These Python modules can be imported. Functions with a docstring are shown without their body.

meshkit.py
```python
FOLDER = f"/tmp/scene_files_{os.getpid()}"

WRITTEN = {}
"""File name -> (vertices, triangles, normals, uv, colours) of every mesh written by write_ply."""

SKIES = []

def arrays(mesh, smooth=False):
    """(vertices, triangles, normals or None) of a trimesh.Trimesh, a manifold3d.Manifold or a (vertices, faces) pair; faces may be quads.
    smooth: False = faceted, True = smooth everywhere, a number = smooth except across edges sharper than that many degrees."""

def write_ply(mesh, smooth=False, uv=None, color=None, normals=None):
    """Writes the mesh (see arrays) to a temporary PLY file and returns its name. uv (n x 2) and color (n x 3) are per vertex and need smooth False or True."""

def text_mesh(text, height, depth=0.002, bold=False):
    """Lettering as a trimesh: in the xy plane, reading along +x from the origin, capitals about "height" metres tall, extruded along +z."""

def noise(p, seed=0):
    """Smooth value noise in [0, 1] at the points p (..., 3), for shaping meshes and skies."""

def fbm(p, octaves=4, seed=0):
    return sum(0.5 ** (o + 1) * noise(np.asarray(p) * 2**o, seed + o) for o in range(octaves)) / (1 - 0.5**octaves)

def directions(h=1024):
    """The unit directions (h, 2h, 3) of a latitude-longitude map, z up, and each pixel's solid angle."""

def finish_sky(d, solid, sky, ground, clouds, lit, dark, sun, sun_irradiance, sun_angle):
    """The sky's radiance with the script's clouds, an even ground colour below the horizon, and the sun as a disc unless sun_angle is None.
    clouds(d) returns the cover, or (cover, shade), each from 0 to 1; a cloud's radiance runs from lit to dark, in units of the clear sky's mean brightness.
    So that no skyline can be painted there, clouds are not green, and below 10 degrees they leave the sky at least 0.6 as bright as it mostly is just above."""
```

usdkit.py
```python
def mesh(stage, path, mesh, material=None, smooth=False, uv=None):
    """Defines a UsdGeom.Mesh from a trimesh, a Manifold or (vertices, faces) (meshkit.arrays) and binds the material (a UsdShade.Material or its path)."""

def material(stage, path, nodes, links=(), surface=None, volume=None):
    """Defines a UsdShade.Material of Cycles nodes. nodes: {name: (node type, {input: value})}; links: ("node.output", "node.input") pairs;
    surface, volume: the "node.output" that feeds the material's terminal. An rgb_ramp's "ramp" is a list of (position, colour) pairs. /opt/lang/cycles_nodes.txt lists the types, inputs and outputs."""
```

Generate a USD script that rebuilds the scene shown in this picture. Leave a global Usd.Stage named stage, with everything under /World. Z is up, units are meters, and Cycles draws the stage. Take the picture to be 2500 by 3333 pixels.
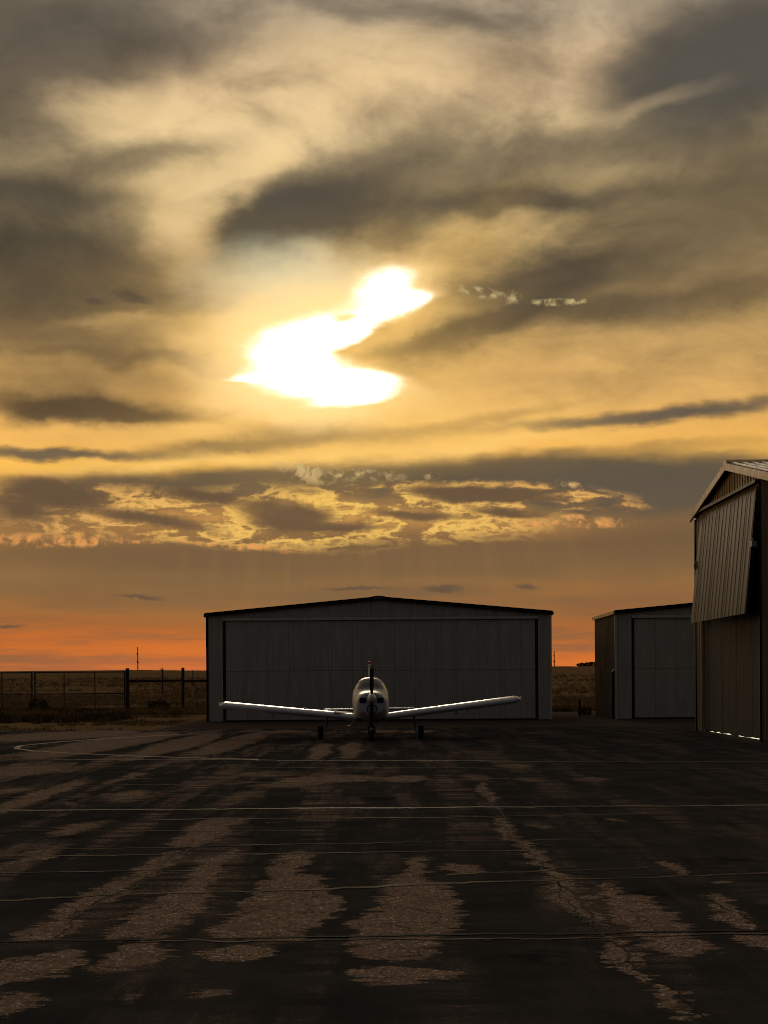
import math, random
import numpy as np
import trimesh
import usdkit, meshkit
from pxr import Usd, UsdGeom, UsdLux, UsdShade, Gf, Sdf, Vt

PI = math.pi
rng = np.random.default_rng(7)
random.seed(7)
stage = Usd.Stage.CreateInMemory()
UsdGeom.SetStageUpAxis(stage, UsdGeom.Tokens.z)
UsdGeom.SetStageMetersPerUnit(stage, 1.0)
UsdGeom.Xform.Define(stage, '/World')
UsdGeom.Scope.Define(stage, '/World/Looks')

# ------------------------------------------------------------------ camera
EYE = 1.79
FPX, W_PX, HORIZON, MID_PX = 4622.0, 2500.0, 2212.0, 1666.5      # photo measurements
cam = UsdGeom.Camera.Define(stage, '/World/camera')
cam.CreateHorizontalApertureAttr(36.0)
cam.CreateVerticalApertureAttr(48.0)
cam.CreateFocalLengthAttr(36.0 * FPX / W_PX)
cam.CreateVerticalApertureOffsetAttr(36.0 * (HORIZON - MID_PX) / W_PX)
cam.CreateHorizontalApertureOffsetAttr(0.0)
cam.CreateFStopAttr(0.0)
cam.CreateClippingRangeAttr(Gf.Vec2f(0.1, 20000.0))
cam.CreateExposureAttr(0.0)
cam.AddTranslateOp().Set(Gf.Vec3d(0, 0, EYE))
cam.AddRotateXYZOp().Set(Gf.Vec3f(90.0, 0.40, 0.0))

# ------------------------------------------------------------------ light
SUN_AZ = math.atan((1010 - 1250) / FPX)        # angle to the right of +y
SUN_EL = math.atan((2212 - 1090) / FPX)
SUN_DIR = np.array([math.sin(SUN_AZ) * math.cos(SUN_EL), math.cos(SUN_AZ) * math.cos(SUN_EL), math.sin(SUN_EL)])
sun = UsdLux.DistantLight.Define(stage, '/World/sun')
sun.CreateNormalizeAttr(True)
sun.CreateIntensityAttr(0.14)
sun.CreateAngleAttr(11.0)
sun.CreateColorAttr(Gf.Vec3f(1.0, 0.80, 0.55))
sun.AddRotateXYZOp().Set(Gf.Vec3f(-(90.0 - math.degrees(SUN_EL)), 0.0, 180.0 - math.degrees(SUN_AZ) - 180.0))


def srgb(*c):
    c = np.array(c, float) / 255.0
    return np.where(c <= 0.04045, c / 12.92, ((c + 0.055) / 1.055) ** 2.4)


class Graph:
    """Collects shader nodes; a value that reads 'node.output' becomes a link."""
    def __init__(self):
        self.nodes, self.links, self.k = {}, [], 0

    def n(self, kind, **kw):
        self.k += 1
        name = f'n{self.k}'
        inputs = {}
        for a, b in kw.items():
            if isinstance(b, str) and '.' in b and b.split('.')[0] in self.nodes:
                self.links.append((b, f'{name}.{a}'))
            else:
                inputs[a] = b
        self.nodes[name] = (kind, inputs)
        return name

    def m(self, op, a, b=0.0, c=0.0, clamp=False):
        return self.n('math', math_type=op, value1=a, value2=b, value3=c, use_clamp=clamp) + '.value'

    def v(self, op, a, b=(0, 0, 0), **kw):
        return self.n('vector_math', math_type=op, vector1=a, vector2=b, **kw) + ('.value' if op in ('length', 'dot_product', 'distance') else '.vector')

    def mix(self, fac, a, b, kind='mix'):
        return self.n('mix', mix_type=kind, fac=fac, color1=a, color2=b) + '.color'

    def rng(self, value, a, b, lo=0.0, hi=1.0, kind='smoothstep'):
        return self.n('map_range', range_type=kind, value=value, from_min=a, from_max=b, to_min=lo, to_max=hi, clamp=True) + '.result'

    def ramp(self, fac, stops):
        return self.n('rgb_ramp', ramp=stops, fac=fac) + '.color'

    def noise(self, vec, scale, detail=4, rough=0.55, dist=0.0, out='fac', **kw):
        return self.n('noise_texture', vector=vec, scale=scale, detail=detail, roughness=rough, distortion=dist, **kw) + '.' + out

    def mapping(self, vec, scale=(1, 1, 1), rot=(0, 0, 0), loc=(0, 0, 0), kind='point'):
        return self.n('mapping', vector=vec, scale=scale, rotation=rot, location=loc, mapping_type=kind) + '.vector'

    def material(self, name, surface, volume=None):
        return usdkit.material(stage, f'/World/Looks/{name}', self.nodes, self.links, surface=surface, volume=volume)


# ------------------------------------------------------------------ sky
K = 3067.0                                     # a kilo-unit of the sky chart is 1000/3067 rad


def chart(x, y):
    """A direction in the sky, read off the photograph, as (azimuth, elevation) in chart units."""
    u, w = (x - 829.5) / K, (1468.0 - y) / K
    az = math.atan(u)
    return az * K / 1000.0, math.atan(w * math.cos(az)) * K / 1000.0


def build_sky():
    g = Graph()
    d = g.n('texture_coordinate') + '.generated'
    s = g.n('separate_xyz', vector=d)
    az = g.m('multiply', g.m('arctan2', f'{s}.x', f'{s}.y'), K / 1000.0)
    el = g.m('multiply', g.m('arcsine', f'{s}.z'), K / 1000.0)
    Q = g.n('combine_xyz', x=az, y=el, z=1.0) + '.vector'
    # 3D noise domains on the sphere of directions; streaked along the horizon
    Dk = g.mapping(d, scale=(K / 1000, K / 1000, K / 1000))
    Ds = g.mapping(d, scale=(K / 1000 * 0.45, K / 1000 * 0.45, K / 1000 * 1.7))
    Dss = g.mapping(d, scale=(K / 1000 * 0.16, K / 1000 * 0.16, K / 1000 * 1.9))
    Dm = g.mapping(d, scale=(K / 1000 * 0.75, K / 1000 * 0.75, K / 1000 * 1.35), rot=(0, math.radians(-14), 0))
    half = (0.5, 0.5, 0.5)

    def warp(base, terms):
        q = base
        for dom, sc, det, amp in terms:
            nz = g.v('subtract', g.noise(dom, sc, det, 0.55, out='color'), half)
            q = g.v('add', q, g.v('multiply', nz, amp))
        return q
    Qa = warp(Q, [(Dk, 2.6, 2, (0.10, 0.06, 0)), (Dm, 6.0, 6, (0.20, 0.12, 0))])      # broad soft cloud
    Qb = warp(Q, [(Dk, 7.0, 3, (0.06, 0.035, 0)), (Ds, 20.0, 4, (0.055, 0.030, 0))])    # ragged cloud
    Qc = warp(Q, [(Ds, 16.0, 5, (0.07, 0.034, 0)), (Dk, 60.0, 3, (0.012, 0.010, 0))])   # crisp small cloud

    def blob(q, x, y, rx, ry, rot=0.0, soft=0.6, amount=1.0):
        cx, cy = chart(x, y)
        sx, sy, a = 1000.0 / rx, 1000.0 / ry, math.radians(rot)
        if abs(rot) < 0.5:
            e = g.v('multiply_add', q, (sx, sy, 0), vector3=(-cx * sx, -cy * sy, 0))
        else:
            ca, sa = math.cos(a), math.sin(a)
            e = g.n('combine_xyz', x=g.v('dot_product', q, (ca * sx, sa * sx, -(cx * ca + cy * sa) * sx)), y=g.v('dot_product', q, (-sa * sy, ca * sy, (cx * sa - cy * ca) * sy)), z=0.0) + '.vector'
        return g.rng(g.v('length', e), 1.0 + soft, max(1.0 - soft, 0.0), 0.0, amount)

    def right_of(q, x1, y1, x2, y2, soft=0.012):
        (ax, ay), (bx, by) = chart(x1, y1), chart(x2, y2)
        L = math.hypot(bx - ax, by - ay)
        nx_, ny_ = (by - ay) / L, -(bx - ax) / L
        return g.rng(g.v('dot_product', q, (nx_, ny_, -(ax * nx_ + ay * ny_))), -soft, soft)

    def union(parts):
        acc = parts[0]
        for p in parts[1:]:
            acc = g.m('maximum', acc, p)
        return acc

    def screen(parts):
        acc = parts[0]
        for p in parts[1:]:
            acc = g.m('subtract', g.m('add', acc, p), g.m('multiply', acc, p))
        return acc

    def elev(stops):
        return [((1468 - y) / 1468 * 0.30 if y >= 0 else 0.30 - y, srgb(*c)) for y, c in stops]

    # position along the elevation ramps: 0 at the horizon, .3 at the top of the picture, 1 at the zenith
    top = chart(829.5, 0)[1]
    zen = PI / 2 * K / 1000
    t_lo = g.rng(el, 0.0, top, 0.0, 0.30, 'linear')
    t_hi = g.rng(el, top, zen, 0.0, 0.70, 'linear')
    bend = g.m('multiply', g.m('subtract', g.noise(Dss, 6.0, 4, 0.55), 0.5), 0.035)
    t = g.m('add', g.m('add', t_lo, t_hi), bend)
    lit = g.ramp(t, elev([(1468, (218, 114, 52)), (1425, (212, 110, 42)), (1375, (196, 104, 42)), (1330, (164, 99, 48)), (1285, (156, 106, 56)),
                          (1230, (152, 112, 66)), (1150, (170, 120, 66)), (1080, (205, 150, 80)), (1000, (250, 190, 84)), (930, (244, 184, 92)), (850, (226, 174, 98)), (720, (196, 156, 94)),
                          (560, (184, 152, 100)), (420, (212, 180, 122)), (280, (234, 204, 150)), (150, (220, 187, 144)), (50, (190, 168, 136)), (0, (176, 157, 130)),
                          (-0.12, (140, 124, 108)), (-0.35, (100, 92, 86)), (-0.7, (84, 80, 78))]))
    dark = g.ramp(t, elev([(1468, (196, 100, 54)), (1400, (140, 92, 60)), (1330, (124, 92, 62)), (1240, (118, 90, 58)), (1150, (108, 84, 58)), (1060, (98, 82, 62)), (1010, (92, 78, 60)),
                           (930, (112, 92, 62)), (860, (94, 74, 50)), (780, (96, 78, 54)), (640, (78, 67, 51)), (480, (62, 58, 50)), (330, (73, 66, 56)), (180, (80, 73, 62)), (0, (87, 80, 70)),
                           (-0.12, (84, 76, 70)), (-0.35, (62, 58, 58)), (-0.7, (52, 50, 52))]))

    # the dark veils of the cloud sheet
    broad = screen([
        # right: slate corner, long veils
        blob(Qa, 1600, 125, 250, 95, 10, .6, .97), blob(Qa, 1640, 330, 190, 120, 0, .8, .70), blob(Qa, 1440, 300, 240, 50, 6, .8, .50), blob(Qa, 1180, 335, 210, 46, 8, .8, .62), blob(Qa, 1120, 445, 300, 32, 2, .7, .80),
        blob(Qa, 1500, 440, 320, 80, 0, .8, .62), blob(Qa, 1480, 560, 340, 70, 4, .8, .66), blob(Qa, 1190, 612, 210, 44, 8, .7, .82), blob(Qa, 1480, 665, 330, 40, 6, .8, .70), blob(Qa, 1050, 715, 230, 42, 16, .6, .90), blob(Qa, 900, 752, 130, 22, 12, .6, .6),
        blob(Qa, 1250, 690, 200, 24, 8, .8, .55),
        # centre: the dark hook over the sun
        blob(Qa, 600, 475, 170, 78, 16, .6, .97), blob(Qa, 540, 540, 110, 34, 0, .8, .45), blob(Qa, 760, 400, 190, 66, 24, .75, .62), blob(Qa, 900, 350, 180, 50, 20, .8, .52), blob(Qa, 960, 430, 220, 60, 6, .8, .62), blob(Qa, 800, 500, 150, 40, 0, .8, .45),
        # left
        blob(Qa, 100, 540, 300, 100, 0, .7, .78), blob(Qa, 80, 402, 190, 34, -2, .7, .78), blob(Qa, 290, 345, 210, 30, 10, .8, .60), blob(Qa, 100, 150, 290, 80, 6, .8, .78), blob(Qa, 80, 30, 320, 70, 0, .8, .72), blob(Qa, 60, 250, 150, 60, 0, .8, .5), blob(Qa, 380, 60, 190, 30, -6, .9, .35),
        blob(Qa, 100, 655, 330, 44, 0, .7, .66), blob(Qa, 400, 640, 150, 26, -4, .8, .5), blob(Qa, 100, 735, 330, 40, -3, .7, .68), blob(Qa, 160, 820, 240, 36, 0, .8, .5), blob(Qa, 200, 882, 260, 36, 0, .5, 1.0), blob(Qa, 400, 778, 240, 14, -2, .8, .62), blob(Qa, 60, 300, 150, 60, 0, .9, .4),
        blob(Qa, 60, 90, 330, 120, 8, .8, .62), blob(Qa, 40, 480, 220, 160, 0, .8, .55), blob(Qa, 1590, 150, 230, 120, 0, .7, .8), blob(Qa, 640, 480, 130, 56, 14, .5, .9), blob(Qa, 760, 455, 130, 40, 8, .7, .55),
        # top
        blob(Qa, 800, 8, 220, 22, -6, .8, .55), blob(Qa, 1060, 30, 120, 26, -10, .8, .50), blob(Qa, 620, 172, 110, 14, 4, .9, .42), blob(Qa, 830, 230, 66, 26, 10, .9, .42), blob(Qa, 1080, 130, 120, 26, -20, .9, .30), blob(Qa, 1000, 240, 120, 24, 10, .9, .25),
    ])
    gaps = screen([blob(Qa, 640, 290, 130, 38, 28, .8, .8), blob(Qa, 450, 400, 150, 40, 38, .8, .75), blob(Qa, 400, 510, 70, 50, 70, .8, .6), blob(Qa, 800, 140, 200, 60, 0, .9, .5), blob(Qa, 340, 235, 160, 40, 6, .9, .5), blob(Qa, 1080, 530, 150, 30, 12, .8, .55),
                   blob(Qa, 1420, 215, 120, 16, 10, .8, .5), blob(Qa, 290, 690, 110, 12, 4, .9, .55), blob(Qa, 560, 690, 120, 60, 0, .8, .5), blob(Qa, 1350, 790, 420, 50, 0, .8, .45), blob(Qa, 250, 940, 340, 24, 0, .8, .6)])
    broad = g.m('multiply', broad, g.m('subtract', 1.0, gaps))
    bands = screen([
        blob(Qb, 1420, 900, 290, 15, 2.5, .8, .85), blob(Qb, 130, 976, 190, 11, -1, .7, .80), blob(Qc, 500, 962, 190, 20, 5, .7, .85), blob(Qc, 680, 932, 120, 26, 0, .8, .75), blob(Qc, 850, 940, 150, 16, 4, .9, .55), blob(Qc, 1060, 905, 150, 12, 8, .9, .5),
        blob(Qb, 1450, 965, 180, 10, 2, .9, .35),
        blob(Qb, 1250, 1052, 560, 66, -1, .35, .97), blob(Qb, 700, 1040, 560, 40, 3, .45, .92), blob(Qb, 200, 1060, 420, 40, 4, .5, .85), blob(Qb, 1560, 1090, 300, 100, 0, .5, .8),
        blob(Qb, 830, 1205, 1100, 58, 0, .6, .88), blob(Qb, 350, 1275, 420, 26, 0, .8, .5), blob(Qb, 830, 1285, 240, 17, 2, .6, .80), blob(Qb, 1380, 1310, 420, 24, 0, .8, .45),
        blob(Qb, 1400, 1180, 180, 34, -3, .8, .35), blob(Qb, 80, 1100, 140, 40, 0, .8, .7),
    ])
    streak = g.rng(g.noise(Dss, 13.0, 5, 0.62), 0.40, 0.64, 0.0, 0.92)
    low = g.rng(el, 0.33, 0.02)                                                        # the streaks near the horizon
    lowstreak = g.m('multiply', streak, g.m('multiply', low, 0.95))
    mottle = g.m('multiply', g.rng(g.noise(Dm, 3.6, 6, 0.60, 0.5), 0.40, 0.72), g.rng(el, 0.35, 0.9, 0.0, 0.66))
    D = screen([broad, bands, lowstreak, mottle])
    col = g.mix(D, lit, dark)
    relief = g.m('add', 1.0, g.m('multiply', g.m('subtract', g.noise(Dm, 7.0, 7, 0.62, 0.6), 0.5), g.rng(el, 0.30, 0.75, 0.15, 0.95)))
    col = g.v('scale', col, scale=relief)
    # slate tint in the thickest veils
    slate = screen([blob(Qa, 1600, 130, 230, 100, 10, .8, .75), blob(Qa, 620, 470, 150, 70, 12, .8, .35), blob(Qb, 1420, 900, 280, 13, 2.5, .7, .7), blob(Qb, 130, 976, 180, 9, -1, .7, .6), blob(Qb, 1400, 1045, 340, 50, 0, .8, .35)])
    col = g.mix(slate, col, srgb(88, 84, 76))

    # the glow round the sun and the burnt-out gap
    glow = screen([blob(Q, 700, 770, 270, 190, 0, .98, .85), blob(Qa, 720, 930, 360, 50, 0, .9, .45), blob(Qa, 960, 590, 170, 60, 40, .95, .45), blob(Qa, 700, 988, 460, 16, 3, .9, .95), blob(Qb, 640, 897, 170, 10, 5, .9, .95), blob(Qa, 1050, 900, 260, 40, 0, .9, .35)])
    glow = g.m('multiply', glow, g.m('subtract', 1.0, g.m('multiply', D, 0.72)))
    col = g.mix(glow, col, srgb(255, 204, 112))
    cream = screen([blob(Qa, 590, 330, 200, 36, 32, .9, .75), blob(Qa, 800, 150, 230, 70, 0, .95, .55), blob(Qa, 420, 240, 190, 40, 8, .95, .5), blob(Qa, 380, 490, 60, 70, 10, .9, .4)])
    col = g.mix(g.m('multiply', cream, g.m('subtract', 1.0, g.m('multiply', D, 0.6))), col, g.mix(g.noise(Dm, 10.0, 4, 0.6), srgb(236, 198, 142), srgb(253, 222, 162)))
    pale = screen([blob(Qa, 600, 590, 150, 60, 6, .9, .65), blob(Qa, 660, 625, 130, 60, 6, .9, .70)])
    col = g.mix(pale, col, srgb(206, 204, 172))
    halo = screen([blob(Qa, 675, 725, 190, 120, 8, .9, 1.0), blob(Qa, 830, 655, 110, 66, 20, .8, .9), blob(Qa, 700, 825, 190, 58, 0, .8, 1.0), blob(Qa, 640, 680, 130, 50, 10, .8, .6)])
    wedge = g.m('multiply', right_of(Qb, 722, 764, 928, 660, 0.010), right_of(Qb, 850, 812, 722, 764, 0.016))
    keep = g.m('subtract', 1.0, wedge)
    col = g.mix(g.m('multiply', g.m('multiply', halo, keep), 0.95), col, (1.25, 0.84, 0.34))
    core = screen([blob(Qb, 826, 640, 60, 46, 24, .62), blob(Qb, 880, 658, 52, 20, 14, .45), blob(Qb, 785, 688, 66, 36, 18, .7), blob(Qb, 700, 712, 112, 34, 14, .75), blob(Qb, 606, 742, 64, 30, 10, .9), blob(Qb, 672, 765, 80, 58, 0, .75),
                   blob(Qb, 690, 822, 128, 32, -5, .65), blob(Qb, 580, 812, 72, 8, 4, .7), blob(Qb, 790, 828, 70, 22, 0, .7), blob(Qb, 760, 864, 76, 9, 4, .8, .8)])
    core = g.m('multiply', core, keep)
    smudge = screen([blob(Qa, 680, 650, 100, 24, 6, .9, .9), blob(Qb, 752, 684, 28, 8, 0, .7, .9), blob(Qb, 722, 614, 60, 10, 4, .8, .7), blob(Qa, 560, 700, 70, 24, 20, .9, .7)])
    core = g.m('multiply', core, g.m('subtract', 1.0, smudge))
    col = g.mix(g.m('power', core, 1.5), col, (2.7, 2.45, 1.95))

    # altocumulus bank, lit from behind: bright ragged rims and dark hearts
    body = union([blob(Qc, 420, 1115, 400, 50, -5, .35), blob(Qc, 800, 1110, 360, 54, -3, .35), blob(Qc, 1080, 1075, 270, 28, -3, .28), blob(Qc, 1230, 1090, 150, 12, -4, .4),
                  blob(Qc, 130, 1105, 120, 40, 0, .5), blob(Qc, 1000, 1130, 160, 26, -4, .5), blob(Qc, 620, 1160, 300, 12, 0, .6)])
    Dp = g.mapping(d, scale=(K / 1000 * 0.42, K / 1000 * 0.42, K / 1000 * 1.45), rot=(0, math.radians(5), 0))
    n1 = g.noise(Dp, 26.0, 6, 0.57, 0.40)
    n2 = g.noise(Dk, 55.0, 4, 0.62, 0.3)
    dens = g.m('add', n1, g.m('multiply', g.m('subtract', n2, 0.5), 0.22))
    rim = g.m('multiply', g.rng(dens, 0.44, 0.555), g.rng(dens, 0.67, 0.55, 0.25, 1.0))
    hearts = screen([blob(Qc, 120, 1062, 105, 26, -10, .45), blob(Qc, 620, 1112, 95, 32, -6, .45), blob(Qc, 1045, 1070, 160, 17, -3, .35), blob(Qc, 330, 1118, 120, 12, -8, .6), blob(Qc, 720, 1138, 100, 9, -2, .6),
                     blob(Qc, 430, 1072, 90, 14, -8, .7), blob(Qc, 60, 1095, 60, 26, 0, .7), blob(Qc, 900, 1112, 90, 10, -4, .7), blob(Qc, 1100, 1110, 70, 8, -6, .7)])
    gold = g.m('multiply', g.m('multiply', body, rim), g.m('subtract', 1.0, hearts))
    sheen = g.m('multiply', g.m('multiply', body, g.rng(n1, 0.32, 0.54)), 0.80)
    nearsun = blob(Q, 730, 1130, 450, 180, 0, 0.98)
    goldcol = g.mix(nearsun, srgb(228, 164, 96), srgb(255, 204, 100))
    col = g.mix(sheen, col, srgb(148, 108, 62))
    col = g.mix(g.m('multiply', gold, 0.84), col, goldcol)
    col = g.mix(g.m('multiply', hearts, 0.85), col, srgb(96, 76, 56))
    # rows of small puffs
    puffs = union([blob(Qc, 90, 1163, 95, 12, 0, .6), blob(Qc, 190, 1160, 66, 16, 0, .6), blob(Qc, 662, 1018, 54, 15, -14, .6), blob(Qc, 790, 1027, 70, 12, -3, .6), blob(Qc, 935, 1028, 16, 7, 0, .6), blob(Qc, 520, 1176, 110, 7, -4, .7),
                   blob(Qc, 1045, 632, 50, 9, -14, .6), blob(Qc, 1110, 644, 24, 10, 10, .6), blob(Qc, 1190, 655, 36, 6, 0, .6), blob(Qc, 1245, 651, 20, 5, 0, .6), blob(Qc, 1220, 1050, 24, 5, -8, .7),
                   blob(Qc, 1270, 1131, 80, 9, -4, .5), blob(Qc, 1150, 1140, 40, 11, 0, .6), blob(Qc, 300, 1170, 40, 5, 0, .6)])
    puffs = g.m('multiply', puffs, g.rng(g.noise(Dk, 44.0, 4, 0.58, 0.4), 0.40, 0.64))
    col = g.mix(g.m('multiply', puffs, 0.82), col, g.mix(g.rng(el, 0.30, 0.50), srgb(236, 160, 86), srgb(205, 184, 128)))
    scraps = union([blob(Qc, 282, 636, 34, 8, -12, .6), blob(Qc, 214, 643, 20, 5, 0, .6), blob(Qc, 1148, 1267, 24, 6, -4, .6), blob(Qc, 955, 1270, 34, 6, -6, .6), blob(Qc, 775, 1272, 60, 4, 0, .6), blob(Qc, 310, 1289, 40, 4, -4, .7), blob(Qc, 20, 1346, 26, 4, 0, .7)])
    col = g.mix(g.m('multiply', scraps, 0.75), col, srgb(88, 72, 58))

    rays = g.m('multiply', g.rng(g.noise(g.n('combine_xyz', x=g.m('divide', g.m('subtract', az, chart(700, 0)[0]), g.m('subtract', 1.9, el)), y=0.0, z=0.0) + '.vector', 26.0, 3, 0.6), 0.45, 0.62), blob(Q, 800, 1225, 560, 60, 0, .9))
    col = g.mix(g.m('multiply', rays, 0.035), col, srgb(214, 160, 90))
    # the sheet dims evenly with the angle from the sun, round to the far side of the sky
    cosang = g.v('dot_product', g.v('normalize', d), tuple(SUN_DIR))
    away = g.rng(cosang, 0.90, -0.15)
    far = g.mix(g.noise(Ds, 1.2, 4, 0.6), (.034, .0325, .031), (.064, .061, .057))
    strength = 0.10
    air = g.n('sky_texture', sky_type='single_scattering', sun_disc=False, sun_elevation=SUN_EL, sun_rotation=SUN_AZ, altitude=1500.0, air_density=1.0, aerosol_density=2.0, ozone_density=1.0)

    def background(c):                                     # a nearly closed cloud sheet over the clear sky
        c = g.mix(1.0, g.mix(away, c, far), (1 / strength,) * 3, 'multiply')
        return g.n('background_shader', color=g.mix(0.996, f'{air}.color', c), strength=strength) + '.background'
    # no single cloud reaches beyond this range of directions: the sheet alone goes on from there, the costly part is skipped
    near = g.m('multiply', g.m('less_than', g.m('absolute', az), 1.6), g.m('multiply', g.m('greater_than', el, -0.05), g.m('less_than', el, 1.9)))
    sheet = g.mix(screen([lowstreak, mottle]), lit, dark)
    bg = g.n('mix_closure', fac=near, closure1=background(sheet), closure2=background(col))
    return g.material('sky_clouds', f'{bg}.closure')


dome = UsdLux.DomeLight.Define(stage, '/World/sky')
dome.GetPrim().SetCustomDataByKey('kind', 'structure')
UsdShade.MaterialBindingAPI.Apply(dome.GetPrim()).Bind(build_sky())

# ------------------------------------------------------------------ helpers
ROLL = math.tan(math.radians(0.40))


def unroll(x, y):
    dx, dy = x - 1250.0, y - HORIZON
    return dx - dy * ROLL, dy + dx * ROLL


def at(x, y, Y):
    """The point at depth Y that the photograph shows at pixel (x, y)."""
    dx, dy = unroll(x, y)
    return np.array([dx / FPX * Y, Y, EYE - dy / FPX * Y])


def on_ground(x, y):
    dx, dy = unroll(x, y)
    Y = EYE * FPX / dy
    return np.array([dx / FPX * Y, Y])


taken = {}


def path_for(name, parent=None):
    base = parent.GetPath().pathString if parent is not None else '/World'
    k = taken.get((base, name), 0)
    taken[(base, name)] = k + 1
    return f'{base}/{name}' + (f'_{k:03d}' if k else '')


def tag(prim, label=None, cat=None, group=None, kind=None):
    for key, val in (('label', label), ('category', cat), ('group', group), ('kind', kind)):
        if val:
            prim.SetCustomDataByKey(key, val)
    return prim


def thing(name, label, cat, loc=(0, 0, 0), rot=(0, 0, 0), group=None):
    x = UsdGeom.Xform.Define(stage, path_for(name))
    x.AddTranslateOp().Set(Gf.Vec3d(*map(float, loc)))
    x.AddRotateXYZOp().Set(Gf.Vec3f(*map(float, rot)))
    return tag(x.GetPrim(), label, cat, group)


def obj(name, mesh, mat, parent=None, smooth=False, label=None, kind=None):
    if isinstance(mesh, list):
        mesh = trimesh.util.concatenate(mesh)
    p = usdkit.mesh(stage, path_for(name, parent), mesh, mat, smooth).GetPrim()
    return tag(p, label=label, kind=kind)


def box(x0, x1, y0, y1, z0, z1):
    m = trimesh.creation.box((x1 - x0, y1 - y0, z1 - z0))
    m.apply_translation(((x0 + x1) / 2, (y0 + y1) / 2, (z0 + z1) / 2))
    return m


def rod(a, b, r, r2=None, n=10):
    """A tapered round bar from a to b."""
    a, b = np.asarray(a, float), np.asarray(b, float)
    r2 = r if r2 is None else r2
    w = (b - a) / np.linalg.norm(b - a)
    u = np.cross(w, [0, 0, 1.0] if abs(w[2]) < 0.9 else [1.0, 0, 0])
    u /= np.linalg.norm(u)
    t = np.cross(w, u)
    ang = np.arange(n) * 2 * PI / n
    ring = np.outer(np.cos(ang), u) + np.outer(np.sin(ang), t)
    v = np.vstack([a + ring * r, b + ring * r2, [a], [b]])
    f = []
    for i in range(n):
        j = (i + 1) % n
        f += [[i, j, n + j], [i, n + j, n + i], [2 * n, j, i], [2 * n + 1, n + i, n + j]]
    m = trimesh.Trimesh(v, f, process=False)
    m.fix_normals()
    return m


def hull(points):
    return trimesh.Trimesh(np.asarray(points, float)).convex_hull


def beam(poly, axis_from, axis_to):
    """A prism: the polygon poly [(u, z)] in the x-z plane swept from y=axis_from to y=axis_to."""
    from shapely.geometry import Polygon
    m = trimesh.creation.extrude_polygon(Polygon(poly), axis_to - axis_from, engine='earcut')
    v = m.vertices.copy()
    m.vertices = np.stack([v[:, 0], axis_to - v[:, 2], v[:, 1]], 1)
    m.fix_normals()
    return m


def ribbed(u0, u1, zb, zt, pitch, depth, phase=0.0):
    """Ribbed sheet over u0..u1; zb and zt are heights or functions of u. Returns (u, out, z) vertices and faces; out is positive outward."""
    zb_, zt_ = (zb if callable(zb) else (lambda u: zb)), (zt if callable(zt) else (lambda u: zt))
    us, offs = [u0], [0.0]
    k = math.floor((u0 - phase) / pitch)
    while phase + k * pitch < u1:
        c = phase + (k + 0.5) * pitch
        for du, o in ((-0.16, 0), (-0.08, 1), (0.08, 1), (0.16, 0)):
            u = c + du * pitch
            if u0 < u < u1:
                us.append(u), offs.append(o * depth)
        k += 1
    us.append(u1), offs.append(0.0)
    us, offs = np.array(us), np.array(offs)
    lo = np.array([zb_(u) for u in us])
    hi = np.array([zt_(u) for u in us])
    n = len(us)
    v = np.vstack([np.stack([us, offs, lo], 1), np.stack([us, offs, hi], 1)])
    f = [[i, i + 1, n + i + 1, n + i] for i in range(n - 1)]
    return v, np.array(f)


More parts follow.
